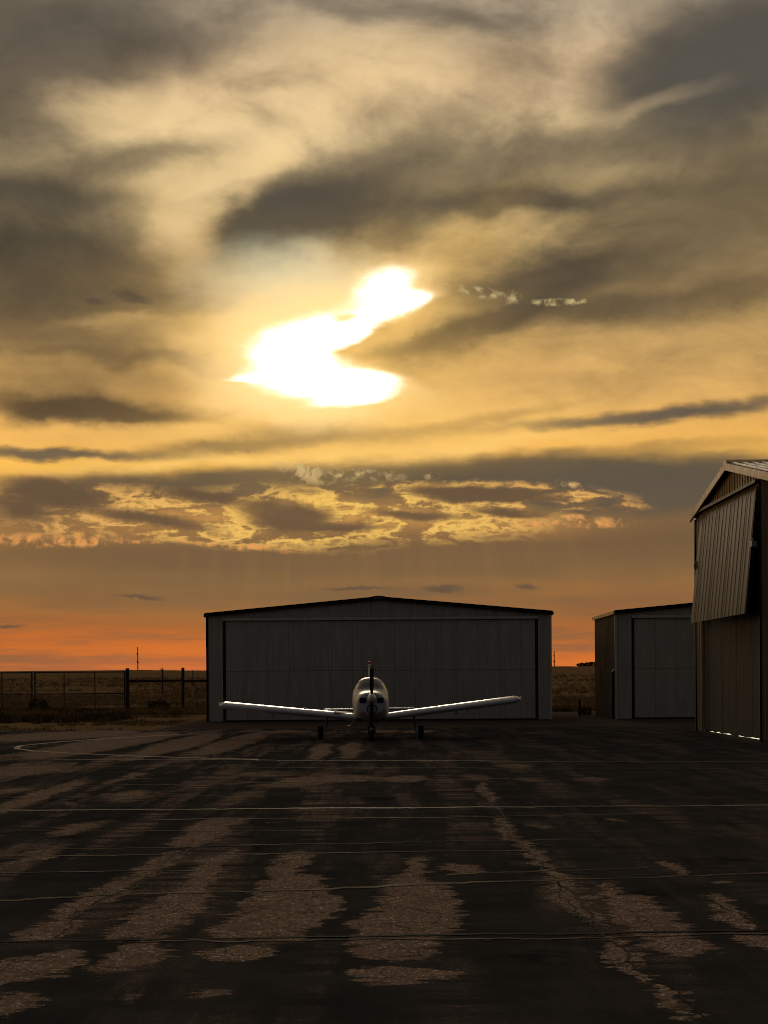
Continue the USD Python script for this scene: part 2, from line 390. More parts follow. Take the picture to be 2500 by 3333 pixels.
def cladding(name, mat, parent, u0, u1, zb, zt, place, pitch=0.305, depth=0.040, width=0.915, gap=0.009):
    """Ribbed panels side by side; place(v) maps (u, out, z) to the parent's space."""
    u, k = u0, 0
    while u < u1 - 1e-4:
        e = min(u + width, u1)
        if u1 - e < 0.12:
            e = u1
        v, f = ribbed(u + gap / 2, e - gap / 2, zb, zt, pitch, depth, phase=u0)
        v[:, 1] += 0.004 * (k % 2)                              # laps: every other sheet sits a little proud
        w = place(v)
        q = f[0]
        obj(name, (w, f), mat, parent)
        u, k = e, k + 1


# ------------------------------------------------------------------ materials
def paint(name, color, rough=0.5, metal=0.0, spec=0.5, var=0.12, scale=(1.2, 1.2, 0.25), dirt=None, dirt_at=0.62, bump=0.0):
    g = Graph()
    p = g.n('texture_coordinate') + '.object'
    streak = g.noise(g.mapping(p, scale=scale), 3.0, 5, 0.6)
    fine = g.noise(p, 28.0, 3, 0.6)
    c = np.array(color, float)
    col = g.mix(g.rng(streak, 0.3, 0.72), tuple(c * (1 - var)), tuple(c * (1 + var)))
    col = g.mix(g.m('multiply', g.rng(fine, 0.35, 0.7), 0.25), col, tuple(c * 0.75))
    if dirt is not None:
        col = g.mix(g.rng(g.noise(g.mapping(p, scale=scale), 1.7, 6, 0.65), dirt_at - 0.08, dirt_at + 0.1, 0, 0.8), col, tuple(dirt))
    kw = {}
    if bump:
        kw['normal'] = g.n('bump', height=g.noise(p, 40.0, 4, 0.6), strength=bump, distance=0.01) + '.normal'
    r = g.rng(streak, 0.25, 0.75, max(rough - 0.1, 0.02), min(rough + 0.1, 1.0), 'linear')
    b = g.n('principled_bsdf', base_color=col, roughness=r, metallic=metal, specular_ior_level=spec, **kw)
    return g.material(name, f'{b}.BSDF')


M = {}
M['strut'] = paint('grey_strut', (0.12, 0.12, 0.12), 0.4)
M['leaf'] = paint('grey_brown_leaf', (0.085, 0.082, 0.075), 0.8, spec=0.03)
M['wall'] = paint('wall_paint', (0.46, 0.445, 0.42), 0.55, dirt=(0.29, 0.27, 0.245), spec=0.3)
M['door'] = paint('door_paint', (0.47, 0.455, 0.435), 0.55, dirt=(0.38, 0.365, 0.34), spec=0.3)
M['trim'] = paint('black_trim', (0.016, 0.015, 0.014), 0.6, spec=0.15)
M['header'] = paint('header_paint', (0.55, 0.53, 0.50), 0.5)
M['roof'] = paint('galvanised_roof', (0.30, 0.29, 0.27), 0.45, metal=0.4, scale=(0.6, 0.6, 0.6))
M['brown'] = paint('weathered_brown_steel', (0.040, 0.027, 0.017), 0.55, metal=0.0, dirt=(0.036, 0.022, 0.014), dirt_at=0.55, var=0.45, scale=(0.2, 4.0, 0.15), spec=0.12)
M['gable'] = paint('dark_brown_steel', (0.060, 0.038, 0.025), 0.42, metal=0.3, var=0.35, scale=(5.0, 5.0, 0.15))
M['tan'] = paint('tan_fascia', (0.62, 0.41, 0.15), 0.5, dirt=(0.20, 0.12, 0.06), dirt_at=0.55, scale=(1.5, 1.5, 1.5))
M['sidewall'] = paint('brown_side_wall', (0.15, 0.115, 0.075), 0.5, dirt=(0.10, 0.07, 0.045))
M['inside'] = paint('dark_interior', (0.03, 0.028, 0.026), 0.9, spec=0.1)
M['steel'] = paint('pale_steel', (0.45, 0.44, 0.42), 0.4, metal=0.6)
M['white_paint'] = paint('aircraft_white', (0.52, 0.55, 0.60), 0.18, spec=0.5, var=0.03, scale=(1, 1, 1))
M['fuselage_white'] = paint('fuselage_white', (0.52, 0.555, 0.62), 0.36, spec=0.4, var=0.04, scale=(1, 1, 1))
M['rubber'] = paint('tyre_rubber', (0.015, 0.015, 0.015), 0.8, spec=0.2)
M['black'] = paint('black_parts', (0.012, 0.012, 0.012), 0.5, spec=0.3)
M['prop'] = paint('matt_black_blade', (0.010, 0.010, 0.010), 0.55, spec=0.25)
M['alu'] = paint('dull_aluminium', (0.40, 0.40, 0.40), 0.35, metal=0.9)
M['blade_tip'] = paint('grey_blade_tip', (0.22, 0.20, 0.18), 0.5)
M['seat'] = paint('grey_cloth', (0.06, 0.06, 0.065), 0.9)
M['red'] = paint('red_lens', (0.30, 0.015, 0.012), 0.2)
M['timber'] = paint('dark_timber', (0.035, 0.026, 0.018), 0.85, spec=0.15, scale=(6, 6, 0.4))
M['pipe'] = paint('rusty_pipe', (0.055, 0.040, 0.030), 0.6, metal=0.2)
M['wire'] = paint('galvanised_wire', (0.10, 0.09, 0.075), 0.5, metal=0.6)
M['pole'] = paint('utility_timber', (0.045, 0.03, 0.022), 0.9)


def glass_material():
    g = Graph()
    fr = g.n('fresnel', IOR=1.5) if False else None
    lw = g.n('layer_weight', blend=0.35)
    t = g.n('transparent_bsdf', color=(0.42, 0.44, 0.46))
    s = g.n('glossy_bsdf', color=(0.9, 0.9, 0.92), roughness=0.03)
    mx = g.n('mix_closure', fac=g.rng(f'{lw}.fresnel', 0.0, 1.0, 0.12, 1.0, 'linear'), closure1=f'{t}.BSDF', closure2=f'{s}.BSDF')
    return g.material('window_glass', f'{mx}.closure')


M['glass'] = glass_material()


def door_glow_material():  # glow of the strip added under the tall hangar door
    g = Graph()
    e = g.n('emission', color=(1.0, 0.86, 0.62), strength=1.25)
    return g.material('door_gap_glow', f'{e}.emission')


M['door_glow'] = door_glow_material()


# the pavement: dark seal coat worn through to brown stone along old tracks and cracks
def asphalt_material():
    g = Graph()
    P = g.n('geometry') + '.position'
    s = g.n('separate_xyz', vector=P)
    Q0 = g.n('combine_xyz', x=f'{s}.x', y=f'{s}.y', z=1.0) + '.vector'
    half = (0.5, 0.5, 0.5)

    def warped(q, sc, det, amp):
        return g.v('add', q, g.v('multiply', g.v('subtract', g.noise(P, sc, det, 0.62, out='color'), half), (amp, amp, 0)))
    Q = warped(warped(Q0, 0.5, 2, 0.42), 3.0, 6, 0.50)
    fray = g.noise(g.mapping(P, scale=(0.35, 5.0, 1.0)), 2.4, 4, 0.65, out='color')
    Q = g.v('add', Q, g.v('multiply', g.v('subtract', fray, half), (0.42, 0.0, 0)))
    Qf = warped(Q, 16.0, 3, 0.12)

    def seg(x1, y1, x2, y2, w, soft=0.30, amount=1.0, q=None, D=1.507):
        a, b = on_ground(x1 * D, y1 * D), on_ground(x2 * D, y2 * D)
        c, h = (a + b) / 2, (b - a) / 2
        L = np.linalg.norm(h)
        d = h / L
        mid = on_ground((x1 + x2) / 2 * D, (y1 + y2) / 2 * D)[1]
        W = w * D / FPX * mid
        L = L + W * 0.2
        e = g.n('combine_xyz', x=g.v('dot_product', q or Qf, (d[0] / L, d[1] / L, -(c @ d) / L)), y=g.v('dot_product', q or Qf, (-d[1] / W, d[0] / W, (c[0] * d[1] - c[1] * d[0]) / W)), z=0.0) + '.vector'
        return g.rng(g.v('length', e), 1.0 + soft, 1.0 - soft, 0.0, amount)
    strips = [
        # half-widths in display pixels; along the old tracks
        (655, 1835, 600, 1930, 42), (640, 1880, 590, 2035, 95), (690, 1930, 640, 1990, 55), (560, 1960, 500, 2030, 55),
        (905, 1850, 890, 1910, 28), (900, 1895, 880, 2060, 98), (830, 1960, 800, 2050, 60),
        (500, 1835, 400, 1930, 40), (430, 1910, 310, 2035, 60), (330, 1960, 250, 2030, 40),
        (470, 1788, 390, 1830, 50), (380, 1835, 280, 1905, 34), (290, 1895, 130, 1985, 38), (160, 1985, 60, 2030, 55),
        (330, 2040, 220, 2095, 70), (130, 2055, -20, 2120, 95), (40, 2140, -10, 2200, 60), (540, 2045, 480, 2075, 95), (870, 2045, 850, 2070, 100),
        (850, 2095, 840, 2125, 120), (480, 2140, 430, 2160, 60, .6, .6),
        (1038, 1690, 1062, 1735, 15), (1075, 1765, 1110, 1815, 18), (1110, 1810, 1190, 1880, 20), (1180, 1870, 1300, 2000, 34), (1305, 2020, 1400, 2120, 34), (1400, 2120, 1480, 2200, 26),
        (1310, 1905, 1345, 1960, 24), (1370, 1935, 1440, 2040, 75), (1430, 2030, 1480, 2060, 70), (1420, 1860, 1470, 1890, 18), (1530, 1930, 1620, 2010, 28), (1600, 2020, 1659, 2045, 50),
        (975, 1865, 1040, 1890, 40, .5, .8), (1540, 1905, 1560, 1910, 26, .5, .8), (1150, 1772, 1185, 1794, 36, .9, .6), (1330, 1766, 1352, 1777, 28, .9, .55),
        (500, 1765, 420, 1800, 55, .5, .9), (560, 1700, 460, 1752, 40, .9, .65), (690, 1690, 560, 1700, 70, .6, .8), (760, 1675, 660, 1690, 110, .5, .95), (600, 1665, 560, 1680, 90, .6, .6),
        (1020, 1670, 1045, 1690, 36, .8, .62), (1125, 1678, 1150, 1690, 36, .8, .62), (1265, 1678, 1290, 1690, 52, .8, .6), (1100, 1650, 1120, 1660, 40, .6, .7), (880, 1675, 870, 1690, 60, .5, .8),
        (700, 1605, 680, 1640, 22), (760, 1600, 750, 1640, 26, .5, .9), (560, 1583, 430, 1632, 45), (470, 1583, 300, 1635, 50), (360, 1580, 60, 1640, 90), (240, 1578, 20, 1600, 140),
        (180, 1685, -40, 1765, 36), (120, 1650, -40, 1680, 120, .6, .8), (230, 1770, 100, 1810, 46, .7, .7), (150, 1820, 0, 1880, 46, .7, .7), (60, 1700, -40, 1720, 60, .6, .7), (300, 1705, 250, 1735, 60, .6, .7),
        (830, 1577, 820, 1583, 45, .5, .9), (905, 1577, 900, 1583, 35, .5, .9), (620, 1578, 600, 1583, 60, .5, .9), (1150, 1580, 1155, 1586, 40, .6, .5),
    ]
    worn = None
    for st in strips:
        p = seg(*st)
        worn = p if worn is None else g.m('maximum', worn, p)
    # thin general wear, more of it to the left
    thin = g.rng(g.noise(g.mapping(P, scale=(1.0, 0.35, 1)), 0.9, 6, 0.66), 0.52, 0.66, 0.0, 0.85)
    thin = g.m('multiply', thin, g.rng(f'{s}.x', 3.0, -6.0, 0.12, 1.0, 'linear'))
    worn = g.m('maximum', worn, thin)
    worn = g.m('multiply', worn, g.rng(g.noise(g.mapping(P, scale=(0.7, 0.8, 1)), 2.4, 6, 0.62), 0.28, 0.60, 0.62, 1.10, 'linear'))
    ragged = g.noise(g.mapping(P, scale=(0.45, 1.5, 1.0)), 8.0, 5, 0.7)
    worn = g.rng(g.m('add', worn, g.m('multiply', g.m('subtract', ragged, 0.5), 1.0)), 0.30, 0.74)
    # wheel tracks: wear drawn out along the taxiing direction and fine cross streaks
    track = g.noise(g.mapping(P, scale=(0.9, 0.09, 1), rot=(0, 0, 0.03)), 1.5, 5, 0.6)
    cross = g.noise(g.mapping(P, scale=(0.22, 2.4, 1)), 1.6, 5, 0.65)
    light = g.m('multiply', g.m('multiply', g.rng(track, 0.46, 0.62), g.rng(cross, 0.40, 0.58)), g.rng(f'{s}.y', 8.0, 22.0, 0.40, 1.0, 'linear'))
    light = g.m('multiply', light, g.rng(f'{s}.x', 5.0, -6.0, 0.30, 1.25, 'linear'))  # stronger to the left, painted-in sheen on top of the wear
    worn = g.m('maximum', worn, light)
    # stone, its colours brightened in place of a grazing sheen
    stone = g.n('voronoi_texture', vector=P, scale=70.0)
    big = g.n('voronoi_texture', vector=P, scale=48.0)
    sc = g.n('separate_color', color=f'{stone}.color')
    bc = g.n('separate_color', color=f'{big}.color')
    chip = g.ramp(f'{sc}.r', [(0.0, (0.15, 0.105, 0.082)), (0.45, (0.23, 0.168, 0.135)), (0.8, (0.30, 0.222, 0.18)), (0.96, (0.45, 0.36, 0.30)), (1.0, (0.70, 0.62, 0.54))])
    chip = g.mix(g.rng(f'{bc}.r', 0.95, 0.98), chip, (0.66, 0.56, 0.48))
    chip = g.mix(g.rng(g.noise(P, 2.2, 4, 0.6), 0.35, 0.7, 0.0, 0.45), chip, (0.13, 0.095, 0.075))
    seal = g.mix(g.rng(g.noise(P, 1.1, 6, 0.65), 0.3, 0.75), (0.032, 0.033, 0.036), (0.060, 0.059, 0.060))
    seal = g.mix(g.m('multiply', g.rng(g.noise(P, 60.0, 2, 0.5), 0.5, 0.8), 0.35), seal, (0.08, 0.07, 0.062))
    # rubber marks, dust and old stains
    dust = g.noise(g.mapping(P, scale=(0.8, 0.22, 1)), 1.3, 7, 0.7)
    seal = g.mix(g.rng(dust, 0.50, 0.74, 0.0, 0.55), seal, (0.105, 0.085, 0.070))
    spots = g.n('voronoi_texture', vector=P, scale=0.55)
    seal = g.mix(g.m('multiply', g.rng(f'{spots}.distance', 0.26, 0.10), g.rng(g.noise(P, 5.0, 4, 0.6), 0.4, 0.6, 0.0, 0.8)), seal, (0.016, 0.016, 0.017))
    col = g.mix(worn, seal, chip)
    # fine network of cracks inside the worn strips
    net = g.n('voronoi_texture', vector=g.v('add', P, g.v('multiply', g.v('subtract', g.noise(P, 4.0, 3, 0.6, out='color'), half), (0.3, 0.3, 0))), scale=2.6, feature='distance_to_edge')
    crack = g.m('multiply', g.rng(f'{net}.distance', 0.020, 0.006), worn)
    col = g.mix(g.m('multiply', crack, 0.55), col, (0.012, 0.010, 0.009))
    h = g.m('add', g.m('multiply', g.noise(P, 45.0, 4, 0.65), 0.7), g.m('multiply', f'{stone}.distance', -0.8))
    h = g.m('subtract', h, g.m('multiply', crack, 1.5))
    nor = g.n('bump', height=h, strength=0.55, distance=0.012) + '.normal'
    b = g.n('principled_bsdf', base_color=col, roughness=g.rng(worn, 0, 1, 0.72, 0.80, 'linear'), specular_ior_level=0.0, normal=nor)
    return g.material('worn_asphalt', f'{b}.BSDF')


def ground_material(name, stops, scale, bump=0.4, spec=0.0):
    g = Graph()
    P = g.n('geometry') + '.position'
    a = g.noise(g.mapping(P, scale=(0.5, 1.0, 1)), scale, 7, 0.68)
    f = g.noise(P, scale * 22, 4, 0.65)
    col = g.ramp(g.m('add', g.m('multiply', a, 0.72), g.m('multiply', f, 0.28)), stops)
    nor = g.n('bump', height=f, strength=bump, distance=0.05) + '.normal'
    b = g.n('principled_bsdf', base_color=col, roughness=0.92, specular_ior_level=spec, normal=nor)
    return g.material(name, f'{b}.BSDF')


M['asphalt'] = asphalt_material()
M['concrete'] = ground_material('apron_concrete', [(0.30, (0.060, 0.047, 0.040)), (0.5, (0.098, 0.078, 0.066)), (0.7, (0.13, 0.105, 0.09))], 1.2, 0.3, 0.0)
M['field'] = ground_material('dry_prairie', [(0.28, (0.13, 0.086, 0.045)), (0.45, (0.19, 0.128, 0.066)), (0.58, (0.23, 0.158, 0.083)), (0.75, (0.28, 0.20, 0.108))], 0.16, 0.6)
M['straw'] = paint('dry_grass', (0.26, 0.175, 0.088), 0.9, spec=0.0, var=0.5, scale=(3, 3, 3))
M['weed'] = paint('dark_weeds', (0.075, 0.056, 0.032), 0.95, spec=0.0, var=0.5, scale=(3, 3, 3))
M['yellow'] = paint('faded_yellow_line', (0.24, 0.155, 0.07), 0.75, dirt=(0.05, 0.043, 0.038), dirt_at=0.46, scale=(1.5, 4, 1), spec=0.12)
M['sealant'] = paint('crack_sealant', (0.014, 0.013, 0.013), 0.85, spec=0.02)
M['ridge'] = paint('raised_joint', (0.17, 0.125, 0.09), 0.8, spec=0.02, dirt=(0.035, 0.031, 0.028), dirt_at=0.47, scale=(1.2, 2, 2))

# ------------------------------------------------------------------ ground
def sheet(x0, x1, y0, y1, z, nx=2, ny=2):
    xs, ys = np.linspace(x0, x1, nx), np.linspace(y0, y1, ny)
    X, Y = np.meshgrid(xs, ys)
    v = np.stack([X.ravel(), Y.ravel(), np.full(X.size, z)], 1)
    f = [[j * nx + i, j * nx + i + 1, (j + 1) * nx + i + 1, (j + 1) * nx + i] for j in range(ny - 1) for i in range(nx - 1)]
    return v, np.array(f)


EDGE = 52.2                                                     # far edge of the asphalt


def terrain_z(x, y):
    x, y = np.asarray(x, float), np.asarray(y, float)
    t = np.clip((y - 95.0) / 330.0, 0, 1)
    rise = (t * t * (3 - 2 * t)) * (4.85 + 0.45 * np.clip((x + 20) / 80, 0, 1))
    fall = -np.clip((y - 430) / 300, 0, None) * 3.5
    p = np.stack([x * 0.03, y * 0.03, 0 * x], -1)
    rough = (meshkit.fbm(p, 4, 3) - 0.5) * np.clip((y - 90) / 120, 0, 1) * 0.9
    fine = (meshkit.fbm(p * 14, 3, 5) - 0.5) * np.clip((np.maximum(y, np.abs(x) * 0.8) - 66) / 20, 0, 1) * 0.16
    return -0.03 + rise + fall + rough + fine


xs = np.concatenate([np.linspace(-900, -90, 28), np.linspace(-84, 84, 260), np.linspace(90, 900, 28)])
ys = np.concatenate([np.linspace(-300, 40, 12), np.linspace(46, 140, 150), np.linspace(141.5, 470, 170), np.linspace(490, 1600, 24)])
GX, GY = np.meshgrid(xs, ys)
gv = np.stack([GX.ravel(), GY.ravel(), terrain_z(GX, GY).ravel()], 1)
nx = len(xs)
ii, jj = np.meshgrid(np.arange(nx - 1), np.arange(len(ys) - 1))
b0 = (jj * nx + ii).ravel()
obj('terrain', (gv, np.stack([b0, b0 + 1, b0 + nx + 1, b0 + nx], 1)), M['field'], smooth=True, kind='structure')
apron = tag(UsdGeom.Xform.Define(stage, path_for('asphalt_apron')).GetPrim(), kind='structure')
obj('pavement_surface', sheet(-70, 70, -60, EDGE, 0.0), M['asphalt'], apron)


def ribbon(points, widths, z, height=0.0, seed=1, wob=0.0):
    """A strip over the pavement through world points, with a low ridge along its middle."""
    pts = np.asarray(points, float)
    seglen = np.r_[0, np.cumsum(np.linalg.norm(np.diff(pts, axis=0), axis=1))]
    n = max(int(seglen[-1] / 0.05), 8)
    s = np.linspace(0, seglen[-1], n)
    p = np.stack([np.interp(s, seglen, pts[:, 0]), np.interp(s, seglen, pts[:, 1])], 1)
    d = np.gradient(p, axis=0)
    d /= np.linalg.norm(d, axis=1, keepdims=True)
    nrm = np.stack([-d[:, 1], d[:, 0]], 1)
    w = np.interp(s, np.linspace(0, seglen[-1], len(np.atleast_1d(widths))), np.atleast_1d(widths))
    nz = lambda f, k: meshkit.fbm(np.stack([s * f, 0 * s + k * 7.3, 0 * s + seed], 1), 3) - 0.5
    p = p + nrm * ((nz(0.7, 0) + 0.45 * nz(5.0, 4) + 0.2 * nz(16.0, 5)) * wob)[:, None]
    l, r = w * (0.5 + 0.5 * nz(3.0, 1)), w * (0.5 + 0.5 * nz(3.0, 2))
    zc = z + height * np.clip(0.75 + 0.9 * nz(1.4, 3), 0.05, None)
    v = np.vstack([np.c_[p + nrm * l[:, None], np.full(n, z)], np.c_[p, zc], np.c_[p - nrm * r[:, None], np.full(n, z)]])
    k = np.arange(n - 1)
    f = np.vstack([np.stack([n + k, n + k + 1, k + 1, k], 1), np.stack([2 * n + k, 2 * n + k + 1, n + k + 1, n + k], 1)])
    return v, f


def across(y_left, y_right, x0=-80, x1=1740, k=14, D=1.507):
    X = np.linspace(x0, x1, k)
    return [on_ground(x * D, (y_left + (y_right - y_left) * x / 1659) * D) for x in X]


seams = [(1751, 1739, -80, 1740, .13, .018, 'yellow'), (1775, 1757, 330, 1400, .07, .012, 'ridge'), (1836, 1806, -60, 1250, .05, .012, 'ridge'), (1852, 1828, 100, 1180, .07, .014, 'ridge'),
         (1945, 1887, -80, 1740, .085, .018, 'ridge'), (1886, 1862, -80, 460, .06, .012, 'ridge'), (1915, 1866, 960, 1400, .05, .01, 'ridge'), (1796, 1790, 0, 700, .05, .01, 'ridge'),
         (1700, 1672, -60, 1100, .08, .01, 'ridge'), (1640, 1646, 120, 1740, .12, .012, 'yellow'), (1655, 1662, -60, 1740, .07, .01, 'ridge'), (1612, 1594, 560, 1500, .08, .01, 'ridge'), (2043, 2017, 300, 1740, .05, .012, 'ridge'), (1721, 1716, -60, 520, .06, .01, 'ridge')]
for i, (a, b, x0, x1, w, h, mm) in enumerate(seams):
    obj('painted_line' if mm == 'yellow' else 'pavement_joint', ribbon(across(a, b, x0, x1), [w, w * 0.5, w, w * 0.4, w], 0.004, h * 0.22, seed=i + 1, wob=0.25), M[mm], apron, smooth=True)
obj('open_joint', ribbon(across(2037, 2009, -80, 1740), [.05, .03, .06, .045, .06], 0.005, 0.0, seed=31, wob=0.12), M['sealant'], apron)
curve = [(560, 1641), (300, 1634), (150, 1627), (70, 1622), (38, 1617), (45, 1611), (110, 1604), (210, 1597), (330, 1590), (460, 1583)]
obj('painted_line', ribbon([on_ground(x * 1.507, y * 1.507) for x, y in curve], [.10, .12, .16, .12, .08], 0.004, 0.01, seed=50, wob=0.1), M['yellow'], apron, smooth=True)
cracks = [[(1040, 1690), (1058, 1730), (1082, 1765), (1112, 1815), (1150, 1850), (1200, 1905), (1240, 1945), (1290, 2005), (1330, 2045), (1368, 2090), (1420, 2140), (1500, 2205)],
          [(560, 1790), (440, 1820), (330, 1880), (270, 1920), (180, 1975), (110, 2025)], [(1205, 1900), (1230, 1960), (1285, 2010)], [(1530, 1930), (1580, 1970), (1640, 2020)]]
for i, c in enumerate(cracks):
    obj('pavement_crack', ribbon([on_ground(x * 1.507, y * 1.507) for x, y in c], [.006, .02, .01, .022, .012], 0.0045, 0.0, seed=60 + i, wob=0.22), M['sealant'], apron)
obj('concrete_apron', sheet(-8.4, 70, EDGE + 0.02, 76.0, 0.0), M['concrete'], kind='structure')

# ------------------------------------------------------------------ low hangars
def low_hangar(label, x0, depth, front, vent=True, side='wall'):
    """A gabled steel hangar facing the camera; x0 is its left corner, 14.9 m wide."""
    Wd, eave, ridge = 14.9, 4.60, 5.27
    xm, x1 = x0 + Wd / 2, x0 + Wd
    t = thing('steel_hangar', label, 'hangar', (x0, front, 0))
    under = lambda u: eave + (ridge - eave) * (1 - abs(u - Wd / 2) / (Wd / 2)) - 0.02
    dl, dr, dtop = 0.80, Wd - 0.67, 4.36
    # walls behind the cladding
    core = [box(0.02, 0.10, 0.03, depth - 0.03, 0, eave - .08), box(Wd - .10, Wd - .02, .03, depth - .03, 0, eave - .08), box(.10, Wd - .10, depth - .10, depth - .03, 0, eave - .08),
            box(0.11, dl - .115, .03, .10, 0, eave - .08), box(dr + .115, Wd - .11, .03, .10, 0, eave - .08), box(dl - .113, dr + .113, .03, .10, dtop + .005, eave - .08)]
    obj('wall', core, M['trim'], t)
    front_place = lambda v: np.stack([v[:, 0], -v[:, 1], v[:, 2]], 1)
    cladding('wall_panel', M['wall'], t, 0.0, dl - .12, 0.02, under, front_place)
    cladding('wall_panel', M['wall'], t, dr + .12, Wd, 0.02, under, front_place)
    cladding('wall_panel', M['wall'], t, dl - .118, dr + .118, 4.52, under, front_place)
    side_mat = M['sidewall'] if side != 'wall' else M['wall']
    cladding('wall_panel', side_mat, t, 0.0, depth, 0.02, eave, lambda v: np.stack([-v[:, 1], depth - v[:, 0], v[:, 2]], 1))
    cladding('wall_panel', M['wall'], t, 0.0, depth, 0.02, eave, lambda v: np.stack([Wd + v[:, 1], v[:, 0], v[:, 2]], 1))
    cladding('wall_panel', M['wall'], t, 0.0, Wd, 0.02, under, lambda v: np.stack([Wd - v[:, 0], depth + v[:, 1], v[:, 2]], 1))
    # corner trims
    for xx in (0.0, Wd):
        obj('corner_trim', box(xx - .045, xx + .045, -.05, .045, 0.0, eave - .03), M['trim'] if xx == 0.0 and side == 'wall' else M['header'], t)
    # the bifold door: two leaves of ribbed sheets, set a little back between dark jambs
    for zz0, zz1 in ((0.07, 2.185), (2.200, dtop)):
        cladding('door_panel', M['door'], t, dl, dr, zz0, zz1, lambda v: np.stack([v[:, 0], 0.022 - v[:, 1] * 0.6, v[:, 2]], 1))
    obj('door_backing', box(dl - .01, dr + .01, 0.034, 0.09, .06, dtop), M['trim'], t)
    obj('door_seal', box(dl, dr, -.01, .03, 0.004, 0.068), M['rubber'], t)
    for a, b in ((dl - .115, dl - .004), (dr + .004, dr + .115)):
        obj('door_jamb', box(a, b, -.004, .10, 0.0, dtop), M['trim'], t)
    obj('door_header', box(dl - .12, dr + .12, -.09, -.037, 4.385, 4.51), M['header'], t)
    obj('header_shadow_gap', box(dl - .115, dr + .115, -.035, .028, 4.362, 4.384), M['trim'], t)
    # roof, eaves and fascia
    o = .055
    sl = (ridge - eave) / (Wd / 2)
    for sgn in (-1, 1):
        ux = lambda u: Wd / 2 + sgn * u
        prof = [(0, ridge), (Wd / 2 + o, ridge - sl * (Wd / 2 + o)), (Wd / 2 + o, ridge - sl * (Wd / 2 + o) + .10), (0, ridge + .10)]
        poly = [(ux(u), z) for u, z in prof]
        obj('roof', beam(poly, -.10, depth + .12), M['roof'], t)
        prof = [(0.0, ridge - .045), (Wd / 2 + o + .02, ridge - .045 - sl * (Wd / 2 + o)), (Wd / 2 + o + .02, ridge + .13 - sl * (Wd / 2 + o)), (0.0, ridge + .13)]
        obj('fascia', beam([(ux(u), z) for u, z in prof], -.17, -.103), M['trim'], t)
        xx = ux(Wd / 2 + o + .01)
        obj('gutter', box(min(xx, xx + sgn * .06), max(xx, xx + sgn * .06), -.165, depth + .12, eave - .05, eave + .09), M['trim'] if side == 'wall' else M['tan'], t)
        obj('ridge_cap', beam([(ux(0), ridge + .135), (ux(.28), ridge + .11), (ux(.28), ridge + .125), (ux(0), ridge + .155)], -.168, depth + .12), M['trim'], t)
    if vent:
        pl = obj('gable_plate', box(Wd / 2 - .16, Wd / 2 + .16, -.20, -.172, ridge + .012, ridge + .105), M['wall'], t)
        obj('plate_face', box(Wd / 2 - .14, Wd / 2 + .14, -.205, -.201, ridge + .027, ridge + .09), M['black'], pl)
    return t


FRONT = 61.6
hA = low_hangar('wide grey steel hangar with closed bifold door standing behind the parked aeroplane', -7.66, 13.0, FRONT)
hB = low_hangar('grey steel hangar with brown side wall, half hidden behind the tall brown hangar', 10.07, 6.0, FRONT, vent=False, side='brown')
obj('conduit_pipe', [rod((-.09, .35, 0), (-.09, .35, 2.05), .05), rod((-.09, .35, 2.05), (-.02, .35, 2.12), .05)], M['black'], hB)

# ------------------------------------------------------------------ the tall hangar on the right; its front looks to the left
XF, Y0, Y1, YM = 10.45, 37.75, 47.45, 42.6
hC = thing('tall_hangar', 'tall weathered brown steel hangar with its upper door leaf tilted out, at the right edge', 'hangar', (XF, YM, 0))
LEN, RZ, SL = 15.0, 8.10, 0.205                                # length, underside of the ridge, slope
hy0, hy1 = Y0 - YM, Y1 - YM
underC = lambda y: RZ - SL * abs(y) - .02
D0, D1, HZ = 39.35 - YM, 46.45 - YM, 7.13                      # the door opening
left_place = lambda v: np.stack([-v[:, 1], v[:, 0], v[:, 2]], 1)
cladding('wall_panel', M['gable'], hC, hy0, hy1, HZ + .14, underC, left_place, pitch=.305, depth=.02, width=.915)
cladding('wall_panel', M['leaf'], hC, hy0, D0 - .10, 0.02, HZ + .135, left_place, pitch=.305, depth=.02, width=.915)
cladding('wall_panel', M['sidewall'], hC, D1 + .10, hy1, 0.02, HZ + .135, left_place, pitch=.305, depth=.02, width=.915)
obj('wall', [box(.03, .10, hy0 + .02, D0 - .105, 0, HZ + .1), box(.03, .10, D1 + .105, hy1 - .02, 0, HZ + .1), box(.03, .10, D0 - .105, D1 + .105, HZ + .005, HZ + .22),
             box(.101, LEN, hy1 - .12, hy1 - .04, 0, 7.05), box(.101, LEN, hy0 + .04, hy0 + .12, 0, 7.05), box(LEN - .1, LEN, hy0 + .12, hy1 - .12, 0, 7.05)], M['inside'], hC)
obj('gable_lining', beam([(hy0 + .05, HZ + .23), (hy1 - .05, HZ + .23), (hy1 - .05, underC(hy1 - .05) - .03), (0, RZ - .06), (hy0 + .05, underC(hy0 + .05) - .03)], .03, .10).apply_transform(
    trimesh.transformations.rotation_matrix(PI / 2, [0, 0, 1])).apply_transform(np.diag([-1, 1, 1, 1.0])), M['inside'], hC)
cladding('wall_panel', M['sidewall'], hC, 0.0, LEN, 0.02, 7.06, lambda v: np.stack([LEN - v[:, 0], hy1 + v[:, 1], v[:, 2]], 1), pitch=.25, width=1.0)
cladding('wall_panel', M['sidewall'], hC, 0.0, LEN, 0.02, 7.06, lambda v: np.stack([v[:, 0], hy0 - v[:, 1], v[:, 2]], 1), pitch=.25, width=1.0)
obj('hangar_floor', box(.12, LEN - .1, hy0 + .12, hy1 - .12, .004, .02), M['concrete'], hC)
for yy in (hy0, hy1):
    obj('corner_trim', box(-.05, .05, yy - .05, yy + .05, 0, 7.05), M['black'] if yy > 0 else M['gable'], hC)
